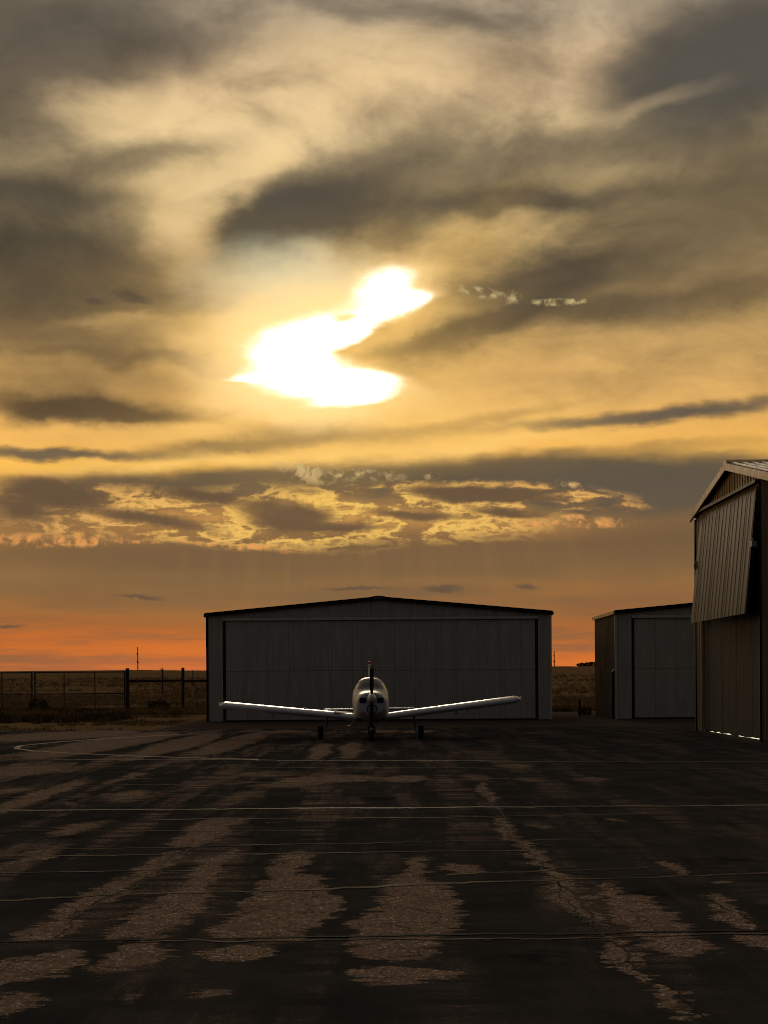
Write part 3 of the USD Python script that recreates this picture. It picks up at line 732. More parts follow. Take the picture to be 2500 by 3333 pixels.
for yy in (D0, D1):
    obj('door_jamb', box(-.06, .12, yy - (.10 if yy < 0 else -.0), yy + (.10 if yy > 0 else .0), 0, HZ), M['black'] if yy < 0 else M['sidewall'], hC)
obj('door_header', [box(-.16, -.045, D0 - .10, D1 + .12, HZ + .04, HZ + .13)], M['brown'], hC)
obj('header_gap', box(-.04, .028, D0 - .10, D1 + .10, HZ - .02, HZ + .035), M['black'], hC)
# upper leaf, its foot pushed out towards the apron
topX, footX, topZ, footZ = -.06, -.40, HZ - .05, 3.56
leaf = lambda v, back=0.0: np.stack([topX + (footX - topX) * (topZ - v[:, 2]) / (topZ - footZ) - v[:, 1] + back, v[:, 0], v[:, 2] ], 1)
cladding('upper_door_panel', M['brown'], hC, D0 + .02, D1 - .03, footZ, topZ, lambda v: leaf(v), pitch=.46, depth=.008, width=.92)
lv = np.array([[topX + .01, D0 + .03, topZ], [topX + .01, D1 - .04, topZ], [footX + .01, D0 + .03, footZ + .01], [footX + .01, D1 - .04, footZ + .01]])
obj('door_frame', hull(np.vstack([lv, lv + [.07, 0, 0]])), M['inside'], hC)
obj('door_edge', hull([[topX - .03, D0 + .0, topZ], [topX + .09, D0 + .0, topZ], [footX - .03, D0 + .0, footZ], [footX + .09, D0 + .0, footZ],
                       [topX - .03, D0 + .018, topZ], [topX + .09, D0 + .018, topZ], [footX - .03, D0 + .018, footZ], [footX + .09, D0 + .018, footZ]]), M['brown'], hC)
# lower leaf, hanging upright
cladding('lower_door_panel', M['leaf'], hC, D0 + .16, D1 - .06, .10, 3.62, lambda v: np.stack([.03 - v[:, 1], v[:, 0], v[:, 2]], 1), pitch=.30, depth=.003, width=.9)
obj('lower_door_frame', [box(.045, .11, D0 + .16, D1 - .06, .12, 3.62), box(-.02, .1, D0 + .10, D0 + .155, .06, 3.62)], M['inside'], hC)
obj('door_edge', box(-.03, .028, D1 - .055, D1 - .004, .05, 3.60), M['steel'], hC)
# uneven rubber seal; the lit hangar under it is an added glowing strip
yy = np.linspace(D0 + .16, D1 - .06, 120)
hgt = .060 + .040 * (meshkit.fbm(np.stack([yy * 2.2, 0 * yy, 0 * yy + 4], 1), 4, 9) - .5) * 2.0 - .02 * np.clip((yy - 2.2), 0, 2) * 2 * (meshkit.noise(np.stack([yy * 4, 0 * yy, 0 * yy], 1), 3) - .2)
hgt = np.clip(hgt, .004, .10)
sv = np.vstack([np.c_[0 * yy + .012, yy, hgt], np.c_[0 * yy + .012, yy, 0 * yy + .125]])
k = np.arange(119)
obj('door_seal', (sv, np.stack([k + 1, k, 120 + k, 120 + k + 1], 1)), M['rubber'], hC)
obj('glow_strip', box(.13, .16, D0 + .25, D1 - .25, .03, .13), M['door_glow'], hC)  # added strip, glows in place of the lit interior
for z0, yc, s in ((5.50, D0 - .02, -1), (5.46, D1 + .02, 1)):
    xx = topX + (footX - topX) * (topZ - z0) / (topZ - footZ)
    b = obj('door_bracket', [box(xx - .06, xx + .10, min(yc, yc + s * .10), max(yc, yc + s * .10), z0 - .10, z0 + .05), rod((xx, yc + s * .05, z0 + .05), (xx - .02, yc + s * .05, z0 + .16), .03)], M['steel'], hC)
# roof sheets and fascia
ov = .16
slope_len = abs(hy0) + .12
for sgn, reach in ((-1, abs(hy0) + .10), (1, abs(hy1) + .10)):
    def roof_place(v, sgn=sgn):
        return np.stack([v[:, 0], sgn * v[:, 2], RZ + .13 - SL * v[:, 2] + v[:, 1]], 1)
    cladding('roof_panel', M['roof'], hC, -ov, LEN + .1, 0.0, reach, roof_place, pitch=.30, depth=.045, width=.9)
    pts = [(0, RZ - .10), (sgn * reach, RZ - .10 - SL * reach), (sgn * reach, RZ + .12 - SL * reach), (0, RZ + .12)]
    m = trimesh.util.concatenate([hull([[x, y, z] for x in (-ov - .03, -ov + .03) for y, z in pts])])
    obj('fascia', m, M['tan'], hC)
    obj('soffit', hull([[x, y, z - .02] for x in (-ov + .032, LEN) for y, z in ((0, RZ + .12), (sgn * (reach - .01), RZ + .12 - SL * reach), (0, RZ + .06), (sgn * (reach - .01), RZ + .06 - SL * reach))]), M['gable'], hC)
obj('ridge_cap', hull([[x, y, z] for x in (-ov - .02, LEN + .1) for y, z in ((-.2, RZ + .115), (.2, RZ + .115), (0, RZ + .215), (-.2, RZ + .10), (.2, RZ + .10))]), M['tan'], hC)

# ------------------------------------------------------------------ fence and gates
FY = 82.0
fx = lambda px: unroll(px, 2250)[0] / FPX * FY


def gate(label, xs_, grp):
    t = thing('chain_link_gate', label, 'gate', (0, FY, 0))
    z0, z1, zm = .12, 2.34, 1.10
    for i, x in enumerate(xs_):
        r = .055 if i in (0, len(xs_) - 1) else .038
        obj('gate_upright', rod((x, 0, z0 if i not in (0, len(xs_) - 1) else -.05), (x, 0, z1 + (.05 if i in (0, len(xs_) - 1) else 0)), r, n=8), M['pipe'], t)
    for nm, z in (('top_rail', z1), ('middle_rail', zm), ('bottom_rail', z0)):
        obj(nm, rod((xs_[0], 0, z), (xs_[-1], 0, z), .034 if nm != 'bottom_rail' else .022, n=8), M['pipe'], t)
    wires = []
    a, b, h = xs_[0] + .05, xs_[-1] - .05, z1 - z0
    for d in (-1, 1):
        s = a - h
        while s < b:
            p0, p1 = np.array([s, z0]), np.array([s + h, z1])
            lo, hi = max(a, s), min(b, s + h)
            if hi > lo:
                za, zb = z0 + (lo - s), z0 + (hi - s)
                if d < 0:
                    lo, hi = a + b - lo, a + b - hi
                wires.append(rod((lo, .012 * d, za), (hi, .012 * d, zb), .0022, n=3))
            s += .085
    obj('chain_link_mesh', wires, M['wire'], t, kind='stuff')
    return t


gate('rusty chain link gate leaf with four uprights, next to the thick timber post', [fx(114), fx(209), fx(309), fx(406)], 'gate')
gate('rusty chain link gate leaf cut off by the left edge of the photo', [fx(-190), fx(-92), fx(6.5), fx(104)], 'gate')
fence = thing('timber_fence', 'dark timber fence of two posts and a rail between the gate and the wide hangar', 'fence', (0, FY - .15, 0))
for x, r in ((fx(417), .105), (fx(597), .09), (fx(597) + 3.2, .09)):
    m = rod((x, 0, -.1), (x, 0, 2.55), r * 1.05, r, n=14)
    obj('fence_post', m, M['timber'], fence, smooth=40)
for a, b, dz in ((fx(417) + .09, fx(597) - .08, 0), (fx(597) + .08, fx(597) + 3.12, -.02)):
    obj('fence_rail', rod((a, 0, 1.80 + dz), (b, 0, 1.82 + dz), .075, .068, n=12), M['timber'], fence, smooth=40)

# ------------------------------------------------------------------ poles and posts in the prairie
def utility_pole(label, px_, top, Y, r):
    p = at(px_, top, Y)
    zb = float(terrain_z(p[0], Y)) - .3
    t = thing('utility_pole', label, 'pole', (p[0], Y, zb), group=None)
    H = p[2] - zb
    obj('pole_shaft', rod((0, 0, 0), (0, 0, H), r, r * .75, n=10), M['pole'], t)
    for f, s in ((.70, -1), (.36, 1), (.40, -1)):
        obj('pole_fixture', box(min(0, s * r * 1.7), max(0, s * r * 1.7), -r, r, H * f, H * f + .42), M['pole'], t)
    return t


utility_pole('tall bare utility pole on the skyline left of the wide hangar', 448, 2106, 440.0, .17)
utility_pole('tall bare utility pole on the skyline in the gap right of the wide hangar', 1804, 2119, 440.0, .17)


def post(name, label, px_, top, Y, r, fork=False):
    p = at(px_, top, Y)
    zb = float(terrain_z(p[0], Y)) - .2
    t = thing(name, label, 'post', (p[0], Y, zb))
    H = p[2] - zb
    obj('shaft', rod((0, 0, 0), (0, 0, H - (.3 if fork else 0)), r, r * .85, n=9), M['pole'], t)
    if fork:
        obj('fork', [rod((0, 0, H - .32), (-.22, 0, H - .08), r * .7, r * .5, n=7), rod((0, 0, H - .32), (.05, 0, H + .05), r * .7, r * .5, n=7)], M['pole'], t)


post('forked_post', 'short forked post standing in the grass beyond the timber fence', 529, 2174, 150.0, .09, True)
post('fence_stake', 'thin stake on the skyline just left of the wide hangar', 626, 2181, 200.0, .06)
post('fence_stake', 'short dark stake in the gap between the two grey hangars', 1887, 2276, 66.3, .055)

# ------------------------------------------------------------------ grass, weeds, shrubs
def tuft(seed, blades, h, spread, w):
    r = np.random.default_rng(seed)
    v, f = [], []
    for _ in range(blades):
        a, rad = r.uniform(0, 2 * PI), spread * math.sqrt(r.uniform(0, 1)) * .5
        p = np.array([math.cos(a) * rad, math.sin(a) * rad, 0])
        lean = np.array([math.cos(a + r.normal(0, .8)), math.sin(a + r.normal(0, .8)), 0]) * r.uniform(.1, .6) * h
        hh = h * r.uniform(.55, 1.1)
        s = np.array([-math.sin(a), math.cos(a), 0]) * w
        n = len(v)
        v += [p - s, p + s, p + lean * .4 + s * .6 + [0, 0, hh * .6], p + lean * .4 - s * .6 + [0, 0, hh * .6], p + lean + [0, 0, hh]]
        f += [[n, n + 1, n + 2], [n, n + 2, n + 3], [n + 3, n + 2, n + 4]]
    return np.array(v), np.array(f)


def scatter(name, protos, mats, pts, scales, rots, which, kind='stuff'):
    path = path_for(name)
    pi = UsdGeom.PointInstancer.Define(stage, path)
    targets = []
    for i, p in enumerate(protos):
        usdkit.mesh(stage, f'{path}/tuft_{i:03d}', p, mats[i % len(mats)])
        targets.append(Sdf.Path(f'{path}/tuft_{i:03d}'))
    pi.CreatePrototypesRel().SetTargets(targets)
    pi.CreateProtoIndicesAttr(Vt.IntArray.FromNumpy(np.asarray(which, np.int32)))
    pi.CreatePositionsAttr(Vt.Vec3fArray.FromNumpy(np.asarray(pts, np.float32)))
    s = np.asarray(scales, np.float32)
    pi.CreateScalesAttr(Vt.Vec3fArray.FromNumpy(np.stack([s, s, s], 1)))
    pi.CreateOrientationsAttr(Vt.QuathArray([Gf.Quath(math.cos(a / 2), 0, 0, math.sin(a / 2)) for a in rots]))
    return tag(pi.GetPrim(), kind=kind)


def seed_points(n, x0, x1, y0, y1, keep):
    p = np.stack([rng.uniform(x0, x1, n), rng.uniform(y0, y1, n)], 1)
    return p[keep(p)]


# dry grass of the prairie, thinning out with distance
n = 26000
Yr = 76 + (rng.uniform(0, 1, n) ** 1.6) * 190
Xr = rng.uniform(-.31, .25, n) * Yr
clump = meshkit.fbm(np.stack([Xr * .12, Yr * .12, 0 * Xr], 1), 4, 11)
ok = (clump + rng.normal(0, .06, n) > .44) & ~((Xr > -8.6) & (Yr < 77.5))
gp_ = np.stack([Xr, Yr, terrain_z(Xr, Yr) - .01], 1)[ok]
tag(scatter('prairie_grass', [tuft(100 + i, 16, .42, .55, .012) for i in range(4)], [M['straw'], M['straw'], M['weed']], gp_, rng.uniform(.5, 1.15, len(gp_)), rng.uniform(0, 6.28, len(gp_)), rng.integers(0, 4, len(gp_))),
    'dry straw coloured grass covering the prairie beyond the fence', 'grass')
# dark weeds along the foot of gates and fence, and a low bank of them in front
wp = []
for cx, n_, sx, sy in ((fx(60), 330, 2.6, .5), (fx(140), 190, .55, .4), (fx(260), 260, 1.9, .4), (fx(380), 120, 1.0, .4), (fx(500), 420, 1.7, .8), (fx(640), 230, 1.2, .8)):
    wp.append(np.stack([rng.normal(cx, sx, n_), rng.normal(FY + .1, sy, n_)], 1))
n_ = 700
bank = np.stack([rng.uniform(-24, -12.3, n_), rng.normal(66.5, 1.7, n_)], 1)
wp.append(bank)
wp.append(np.stack([rng.normal(8.9, .9, 260), rng.normal(78, .8, 260)], 1))
wp = np.vstack(wp)
wp = wp[~((wp[:, 0] > -8.5) & (wp[:, 1] < 76.5))]
wz = np.c_[wp, terrain_z(wp[:, 0], wp[:, 1]) - .01]
tag(scatter('dark_weeds', [tuft(200 + i, 26, .34, .6, .016) for i in range(4)], [M['weed'], M['weed'], M['straw']], wz, rng.uniform(.35, 1.2, len(wz)), rng.uniform(0, 6.28, len(wz)), rng.integers(0, 4, len(wz))),
    'dark dry weeds along the foot of the gates and fence', 'weeds')
# stubble on the dirt strip in front of the fence
n = 5200
Yr, Xr = rng.uniform(EDGE + .3, 81, n), rng.uniform(-26, -8.7, n)
cl = meshkit.fbm(np.stack([Xr * .25, Yr * .25, 0 * Xr], 1), 4, 21)
ok = cl + rng.normal(0, .05, n) > .52
sp = np.stack([Xr, Yr, terrain_z(Xr, Yr) - .01], 1)[ok]
tag(scatter('stubble', [tuft(300 + i, 12, .13, .5, .010) for i in range(3)], [M['straw'], M['weed']], sp, rng.uniform(.5, 1.2, len(sp)), rng.uniform(0, 6.28, len(sp)), rng.integers(0, 3, len(sp))),
    'short stubble on the dirt strip between the asphalt and the gates', 'grass')


def shrub(label, x, y, r, h, seed, name='shrub', mat='weed', n=420):
    rr = np.random.default_rng(seed)
    t = thing(name, label, 'shrub', (x, y, float(terrain_z(x, y)) - .05))
    c = rr.normal(0, 1, (n, 3))
    c /= np.linalg.norm(c, axis=1, keepdims=True)
    c *= rr.uniform(.35, 1, (n, 1)) ** .5
    lump = .75 + .5 * meshkit.fbm(c * 1.8 + seed, 3, seed)
    c = c * lump[:, None] * [r, r, h * .55] + [0, 0, h * .5]
    c = c[c[:, 2] > 0]
    v, f = [], []
    for q in c:
        a, b = rr.normal(0, 1, 3), rr.normal(0, 1, 3)
        a /= np.linalg.norm(a)
        b -= a * (a @ b)
        b /= np.linalg.norm(b)
        s = r * rr.uniform(.07, .17)
        k = len(v)
        v += [q - a * s, q + b * s * .6, q + a * s, q - b * s * .6]
        f += [[k, k + 1, k + 2], [k, k + 2, k + 3]]
    obj('leaves', (np.array(v), np.array(f)), M[mat], t)
    st = [rod((0, 0, 0), (rr.normal(0, .4) * r, rr.normal(0, .4) * r, h * rr.uniform(.5, .8)), r * .03, r * .012, n=5) for _ in range(7)]
    obj('stems', st, M['pole'], t)


shrub('dark round tumbleweed caught where the two gate leaves meet', fx(132), FY - .5, .60, .95, 5, 'tumbleweed')
shrub('low dark weed clump between the two timber posts', fx(512), FY + .6, .75, .75, 6, 'weed_clump')
shrub('low dark weed clump against the side of the right grey hangar', 9.75, 68.9, .38, .5, 7, 'weed_clump')
for i, (px_, r, h, lb) in enumerate(((1893, 1.5, 1.1, 'round dark shrub on the skyline left of the right grey hangar, leftmost of three'), (1913, 1.3, 1.2, 'round dark shrub on the skyline left of the right grey hangar, middle of three'),
                                     (1932, 1.7, 1.4, 'round dark shrub on the skyline touching the side of the right grey hangar'))):
    x = unroll(px_, 2170)[0] / FPX * 405
    shrub(lb, x, 405.0, r, h, 20 + i)

# ------------------------------------------------------------------ the aeroplane: nose towards -y, origin on the ground between the main wheels
plane = thing('light_aeroplane', 'white low wing single propeller aeroplane parked nose to the camera before the wide hangar', 'aeroplane', (-.415, 43.25, 0), (0, 0, 1.4))


def loft(stations, n=72, power=2.7):
    """stations: (y, half width, bottom, top). A closed superellipse loft."""
    st = np.array(stations, float)
    from scipy.interpolate import PchipInterpolator
    y = st[:, 0]
    fine = np.unique(np.concatenate([np.arange(y[0], y[-1], .03), y]))
    hw, zb, zt = (PchipInterpolator(y, st[:, i])(fine) for i in (1, 2, 3))
    a = np.arange(n) * 2 * PI / n
    ca, sa = np.cos(a), np.sin(a)
    sx, sz = np.sign(ca) * np.abs(ca) ** (2 / power), np.sign(sa) * np.abs(sa) ** (2 / power)
    sx = sx * (1 - .12 * np.clip(sz, 0, 1) ** 2)
    V = np.stack([hw[:, None] * sx, np.repeat(fine[:, None], n, 1), (zb + zt)[:, None] / 2 + (zt - zb)[:, None] / 2 * sz], -1)
    m = len(fine)
    v = np.vstack([V.reshape(-1, 3), [[0, fine[0] - .002, (zb[0] + zt[0]) / 2]], [[0, fine[-1] + .01, (zb[-1] + zt[-1]) / 2]]])
    f = []
    for i in range(m - 1):
        for j in range(n):
            k = (j + 1) % n
            f += [[i * n + j, i * n + k, (i + 1) * n + k], [i * n + j, (i + 1) * n + k, (i + 1) * n + j]]
    for j in range(n):
        k = (j + 1) % n
        f += [[m * n, k, j], [m * n + 1, (m - 1) * n + j, (m - 1) * n + k]]
    t = trimesh.Trimesh(v, f, process=False)
    if t.volume < 0:
        t.invert()
    return t


import manifold3d as m3


def to_manifold(t):
    return m3.Manifold(m3.Mesh(np.asarray(t.vertices, np.float32), np.asarray(t.faces, np.uint32)))


def from_manifold(m):
    q = m.to_mesh()
    return trimesh.Trimesh(q.vert_properties[:, :3], q.tri_verts, process=False)


body = loft([(-2.06, .33, .86, 1.36), (-2.03, .385, .82, 1.39), (-1.96, .43, .78, 1.415), (-1.8, .47, .72, 1.44), (-1.3, .52, .62, 1.475), (-.80, .545, .56, 1.51), (-.70, .546, .55, 1.55), (-.42, .548, .54, 1.72), (-.15, .548, .53, 1.83),
             (.15, .546, .53, 1.865), (.8, .54, .54, 1.86), (1.3, .51, .56, 1.80), (1.9, .44, .62, 1.60), (2.5, .35, .69, 1.42), (3.4, .22, .76, 1.24), (4.3, .11, .80, 1.08), (4.75, .04, .84, .99)])


def rounded_box(cx, cy, cz, wx, wy, wz, r):
    pts = [trimesh.creation.icosphere(1, r).vertices + [cx + sx * (wx / 2 - r), cy + sy * (wy / 2 - r), cz + sz * (wz / 2 - r)] for sx in (-1, 1) for sy in (-1, 1) for sz in (-1, 1)]
    return hull(np.vstack(pts))


INX, INZ = .255, 1.185
cut = to_manifold(body)
for s in (-1, 1):
    cut = cut - to_manifold(rounded_box(s * INX, -2.0, INZ, .20, .40, .165, .045))
shell = from_manifold(cut)
c = shell.triangles_center
nrm = shell.face_normals
wind = (c[:, 1] > -.78) & (c[:, 1] < -.13) & (c[:, 2] > 1.50) & (np.abs(c[:, 0]) > .010)
win1 = (c[:, 1] > -.09) & (c[:, 1] < .72) & (c[:, 2] > 1.46) & (c[:, 2] < 1.75) & (np.abs(nrm[:, 0]) > .5)
win2 = (c[:, 1] > .80) & (c[:, 1] < 1.35) & (c[:, 2] > 1.46) & (c[:, 2] < 1.72) & (np.abs(nrm[:, 0]) > .5)


def faces_of(mask):
    m = shell.submesh([np.nonzero(mask)[0]], append=True, repair=False)
    return m


glazed = wind | win1 | win2
fus = obj('fuselage', faces_of(~glazed), M['fuselage_white'], plane, smooth=32)
for s in (-1, 1):
    obj('windshield', faces_of(wind & (s * c[:, 0] > 0)), M['glass'], plane, smooth=40)
for wm in (win1, win2):
    for s in (-1, 1):
        obj('side_window', faces_of(wm & (s * c[:, 0] > 0)), M['glass'], plane, smooth=40)
for s in (-1, 1):
    obj('cowl_inlet', rounded_box(s * INX, -1.86, INZ, .22, .06, .185, .02), M['black'], plane)
    obj('seat', rounded_box(s * .24, .30, 1.22, .42, .14, .80, .06), M['seat'], plane)
obj('instrument_panel', rounded_box(0, -.50, 1.33, .80, .26, .22, .05), M['seat'], plane)
# cabin floor keeps the daylight out of the belly
obj('cabin_floor', box(-.45, .45, -.9, 1.2, .60, .64), M['seat'], plane)
# lower cowl intake ring and landing light
ring = trimesh.creation.torus(.135, .014, 40, 10)
ring.apply_transform(trimesh.transformations.rotation_matrix(PI / 2, [1, 0, 0]))
ring.apply_translation((.01, -2.065, .935))
obj('intake_ring', ring, M['black'], plane, smooth=True)
ll = trimesh.creation.cylinder(.085, .03, sections=32)
ll.apply_transform(trimesh.transformations.rotation_matrix(PI / 2, [1, 0, 0]))
ll.apply_translation((.01, -2.06, .935))
obj('landing_light', ll, M['alu'], plane, smooth=30)
obj('chin_scoop', hull(np.vstack([trimesh.creation.icosphere(2, .12).vertices + p for p in ([-.06, -1.95, .86], [.06, -1.95, .86], [-.05, -1.3, .70], [.05, -1.3, .70])])), M['white_paint'], plane, smooth=40)
# spinner
prof = [(0.0, 0.30)] + [(0.135 * math.sqrt(max(0, 1 - (t / .30) ** 2)) if t > .03 else .135, t) for t in np.linspace(.295, 0, 18)]
sp_ = trimesh.creation.revolve(np.array(prof), sections=40)
sp_.apply_transform(trimesh.transformations.rotation_matrix(PI / 2, [1, 0, 0]))
sp_.apply_translation((0, -2.10, 1.255))
obj('spinner', sp_, M['white_paint'], plane, smooth=40)
obj('spinner_backplate', rod((0, -2.10, 1.255), (0, -2.05, 1.255), .137, n=36), M['black'], plane)
# propeller: two blades upright
def blade(z0, z1, side):
    rs = np.linspace(.10, .93, 22)
    keep = (rs >= z0 - 1e-6) & (rs <= z1 + 1e-6)
    rs = rs[keep]
    chord = np.interp(rs, [.1, .25, .5, .75, .88, .93], [.085, .125, .140, .125, .10, .06])
    th = np.interp(rs, [.1, .3, .93], [.06, .03, .009])
    pit = np.radians(np.interp(rs, [.1, .5, .93], [42, 26, 15]))
    a = np.arange(16) * 2 * PI / 16
    V = []
    for r_, c_, t_, p_ in zip(rs, chord, th, pit):
        x, y = np.cos(a) * c_ / 2, np.sin(a) * t_ / 2
        V.append(np.stack([x * math.cos(p_) - y * math.sin(p_), x * math.sin(p_) + y * math.cos(p_), np.full(16, r_)], 1))
    m = len(V)
    v = np.vstack(V + [[V[0].mean(0)], [V[-1].mean(0)]])
    f = []
    for i in range(m - 1):
        for j in range(16):
            k = (j + 1) % 16
            f += [[i * 16 + j, i * 16 + k, (i + 1) * 16 + k], [i * 16 + j, (i + 1) * 16 + k, (i + 1) * 16 + j]]
    for j in range(16):
        k = (j + 1) % 16
        f += [[m * 16, k, j], [m * 16 + 1, (m - 1) * 16 + j, (m - 1) * 16 + k]]
    t = trimesh.Trimesh(v, f, process=False)
    t.apply_transform(trimesh.transformations.rotation_matrix(math.radians(.8) + (PI if side < 0 else 0), [0, 1, 0]))
    t.apply_translation((0, -2.16, 1.255))
    t.fix_normals()
    return t


for s in (1, -1):
    b = obj('propeller_blade', blade(.10, .86, s), M['prop'], plane, smooth=40)
    obj('blade_tip', blade(.85, .93, s), M['blade_tip'], b, smooth=40)

# wings: constant chord, dihedral, rounded tips
def airfoil(n=26, t=.15):
    x = (1 - np.cos(np.linspace(0, PI, n))) / 2
    yt = 5 * t * (.2969 * np.sqrt(x) - .126 * x - .3516 * x ** 2 + .2843 * x ** 3 - .1036 * x ** 4)
    cam_ = .022 * 4 * x * (1 - x)
    up, lo = np.stack([x, cam_ + yt], 1), np.stack([x, cam_ - yt], 1)
    return np.vstack([up[::-1], lo[1:-1]])                     # trailing edge, over the top, round the nose, back below


def surface(sections, t=.15, cap=True):
    """sections: (span x, leading-edge y, chord, z, incidence deg, thickness factor)."""
    af = airfoil(t=t)
    n = len(af)
    V = []
    for x, le, ch, z, inc, tf in sections:
        p = af * [1, tf] * ch
        i = math.radians(inc)
        yy, zz = p[:, 0] * math.cos(i) + p[:, 1] * math.sin(i), -p[:, 0] * math.sin(i) + p[:, 1] * math.cos(i)
        V.append(np.stack([np.full(n, x), le + yy, z + zz], 1))
    m = len(V)
    v = np.vstack(V + [[V[0].mean(0)], [V[-1].mean(0)]])
    f = []
    for i in range(m - 1):
        for j in range(n):
            k = (j + 1) % n
            f += [[i * n + j, i * n + k, (i + 1) * n + k], [i * n + j, (i + 1) * n + k, (i + 1) * n + j]]
    for j in range(n):
        k = (j + 1) % n
        f += [[m * n, k, j], [m * n + 1, (m - 1) * n + j, (m - 1) * n + k]]
    t_ = trimesh.Trimesh(v, f, process=False)
    t_.fix_normals()
    return t_


DIH = math.tan(math.radians(6.1))
LEAN = math.tan(math.radians(.75))
ZR = .67
wz = lambda x: ZR + (abs(x) - .55) * DIH + x * LEAN
for s in (-1, 1):
    sec = [(s * .42, -.86, 1.80, wz(s * .42), 2.5, .86), (s * .62, -.80, 1.75, wz(s * .62), 2.5, .9), (s * .95, -.66, 1.60, wz(s * .95), 2.5, 1.0)]
    sec += [(s * x, -.65, 1.60, wz(s * x), 2.5 - .3 * (x - 1), 1.0) for x in np.linspace(1.2, 4.32, 14)]
    w = obj('wing', surface(sec), M['white_paint'], plane, smooth=35)
    tip = []
    for q in np.linspace(0, 1, 9):
        k = math.sqrt(max(1 - q * q, .0))
        tip.append((s * (4.323 + .25 * q), -.65 + .30 * (1 - k), 1.60 - .55 * (1 - k), wz(s * 4.35) + .035 * q, 1.5, max(k, .06)))
    obj('wing_tip', surface(tip), M['white_paint'], w, smooth=50)
    nl = trimesh.creation.icosphere(2, .035)
    nl.apply_scale((.8, 2.0, .9))
    nl.apply_translation((s * 4.56, -.25, wz(s * 4.5) + .06))
    obj('navigation_light', nl, M['red'] if s > 0 else M['glass'], w, smooth=True)
    obj('tie_down_ring', rod((s * 2.98, .2, wz(s * 2.98) - .09), (s * 2.98, .2, wz(s * 2.98) - .22), .012, n=6), M['black'], w)
    obj('fuel_cap', rod((s * 2.0, -.18, wz(s * 2.0) + .12), (s * 2.0, -.18, wz(s * 2.0) + .168), .04, n=12), M['alu'], w)
    if s < 0:
        ws = [(-.60, .02, 1.6, 0, 0, 1), (-1.12, .02, 1.6, 0, 0, 1)]
        ang = np.linspace(-.62, .75, 16)
        vv = []
        af = airfoil()
        up = af[:26][::-1]
        for x in (-.56, -1.12):
            z = wz(x)
            for y in ang:
                cx = (y + .66) / 1.60
                i = math.radians(2.5)
                h = np.interp(cx, up[:, 0], up[:, 1]) * 1.62
                vv.append((x, y, z - (y + .66) * math.sin(i) + h * math.cos(i) + .012))
        k = np.arange(15)
        obj('wing_walk', (np.array(vv), np.stack([k, k + 1, 16 + k + 1, 16 + k], 1)), M['black'], w)
    else:
        obj('pitot_mast', rod((2.62, 0, wz(2.62) - .09), (2.60, -.04, wz(2.62) - .21), .014, .02, n=8), M['black'], w)
# tail
zt_ = .80
stab = obj('stabilator', surface([(-1.53, 4.05, .55, zt_ + .0 - 1.5 * LEAN, 0, .7), (-1.5, 3.97, .74, zt_ - 1.5 * LEAN, 0, 1), (0, 3.96, .78, zt_, 0, 1), (1.5, 3.97, .74, zt_ + 1.5 * LEAN, 0, 1), (1.53, 4.05, .55, zt_ + 1.5 * LEAN, 0, .7)], t=.10), M['white_paint'], plane, smooth=35)
fin = surface([(0.95, 3.30, 1.35, 0, 0, .9), (1.15, 3.62, 1.05, 0, 0, 1), (1.9, 4.10, .72, 0, 0, 1), (2.25, 4.28, .58, 0, 0, 1.1)], t=.11)
fin.apply_transform(trimesh.transformations.rotation_matrix(PI / 2, [0, 1, 0]))
v = fin.vertices.copy()
fin.vertices = np.stack([v[:, 0] * 1.0, v[:, 1], -v[:, 2]], 1)
fin.apply_transform(trimesh.transformations.rotation_matrix(math.radians(.6), [0, 1, 0]))
fin.fix_normals()
f_ = obj('fin', fin, M['white_paint'], plane, smooth=35)
top = fin.vertices[fin.vertices[:, 2] > 2.2].mean(0)
obj('fin_cap', hull(np.vstack([trimesh.creation.icosphere(2, .052).vertices + [top[0], y, 2.27] for y in (4.34, 4.78)])), M['white_paint'], f_, smooth=40)
bc = trimesh.creation.capsule(.09, .046)
bc.apply_translation((top[0], 4.5, 2.31))
obj('beacon', bc, M['red'], f_, smooth=40)
obj('antenna', rod((.06, .5, 1.85), (.08, .62, 2.0), .012, .006, n=6), M['white_paint'], plane)
obj('roof_vent', rounded_box(.13, .25, 1.872, .09, .2, .05, .02), M['white_paint'], plane)


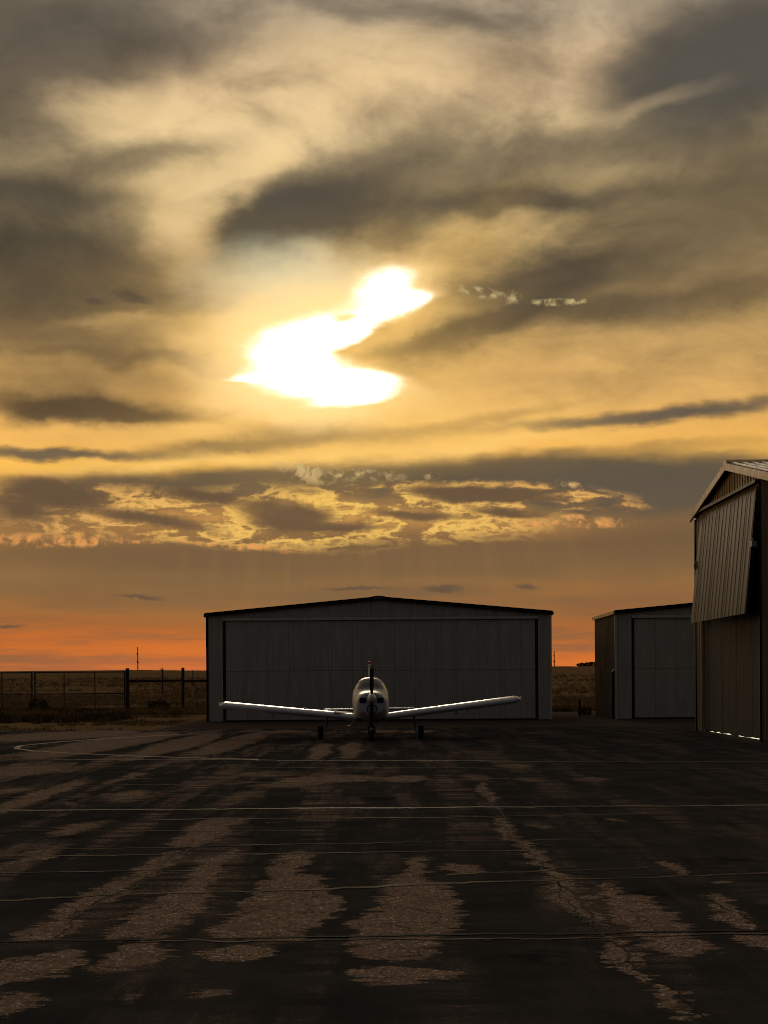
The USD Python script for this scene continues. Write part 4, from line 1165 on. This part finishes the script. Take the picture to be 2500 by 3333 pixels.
def wheel(name, x, y, r, w, parent):
    a = np.linspace(0, 2 * PI, 15)
    prof = np.array([(r * .52, -w * .38), (r * .80, -w * .5), (r * .94, -w * .42), (r, -w * .2), (r, w * .2), (r * .94, w * .42), (r * .80, w * .5), (r * .52, w * .38), (r * .52, -w * .38)])
    t = trimesh.creation.revolve(prof, sections=40)
    R = trimesh.transformations.rotation_matrix(PI / 2, [0, 1, 0])
    t.apply_transform(R)
    t.apply_translation((x, y, r))
    wl = obj(name, t, M['rubber'], parent, smooth=35)
    h = trimesh.creation.cylinder(r * .53, w * .62, sections=28)
    h.apply_transform(R)
    h.apply_translation((x, y, r))
    obj('wheel_hub', h, M['alu'], wl, smooth=35)
    return wl


for s in (-1, 1):
    x = s * 1.525
    wheel('main_wheel', x, 0, .20, .17, plane)
    xi = x - s * .16
    leg = obj('main_gear_leg', rod((xi - s * .06, .02, wz(xi) + .02), (xi - s * .01, 0, .34), 0.04, .034, n=14), M['strut'], plane, smooth=40)
    obj('gear_fork', [rod((xi - s * .01, 0, .36), (xi, 0, .17), .032, .03, n=12), rod((xi, 0, .20), (x, 0, .20), .028, n=10), hull([[xi - .02, -.10, .30], [xi + .02, -.10, .30], [xi - .02, -.04, .42], [xi + .02, -.04, .42], [xi - .02, .0, .3], [xi + .02, 0, .3]])], M['alu'], leg, smooth=30)
    obj('brake_disc', rod((x - s * .09, 0, .20), (x - s * .105, 0, .20), .095, n=24), M['alu'], leg)
nw = wheel('nose_wheel', .0, -1.72, .18, .145, plane)
ng = obj('nose_gear_leg', rod((0, -1.62, .80), (0, -1.70, .42), .05, .042, n=14), M['strut'], plane, smooth=40)
obj('nose_fork', [rod((s * .095, -1.70, .40), (s * .095, -1.72, .18), .022, n=8) for s in (-1, 1)] + [rod((-.11, -1.70, .41), (.11, -1.70, .41), .03, n=8)], M['black'], ng, smooth=30)
obj('shimmy_plate', rounded_box(-.02, -1.775, .36, .06, .03, .09, .01), M['blade_tip'], ng)
obj('boarding_step', [rod((-.48, .9, .57), (-.62, .98, .36), .016, n=8), box(-.72, -.60, .93, 1.03, .345, .36)], M['alu'], plane)
for x, y, z in ((-.30, .35, .55), (.16, .5, .55), (-.62, -.1, .58), (.62, -.1, .60)):
    obj('belly_antenna', rod((x, y, z), (x, y + .05, z - .11), .012, .007, n=6), M['black'], plane)
obj('exhaust_pipe', rod((.16, -1.15, .66), (.17, -1.02, .52), .035, n=12), M['black'], plane)
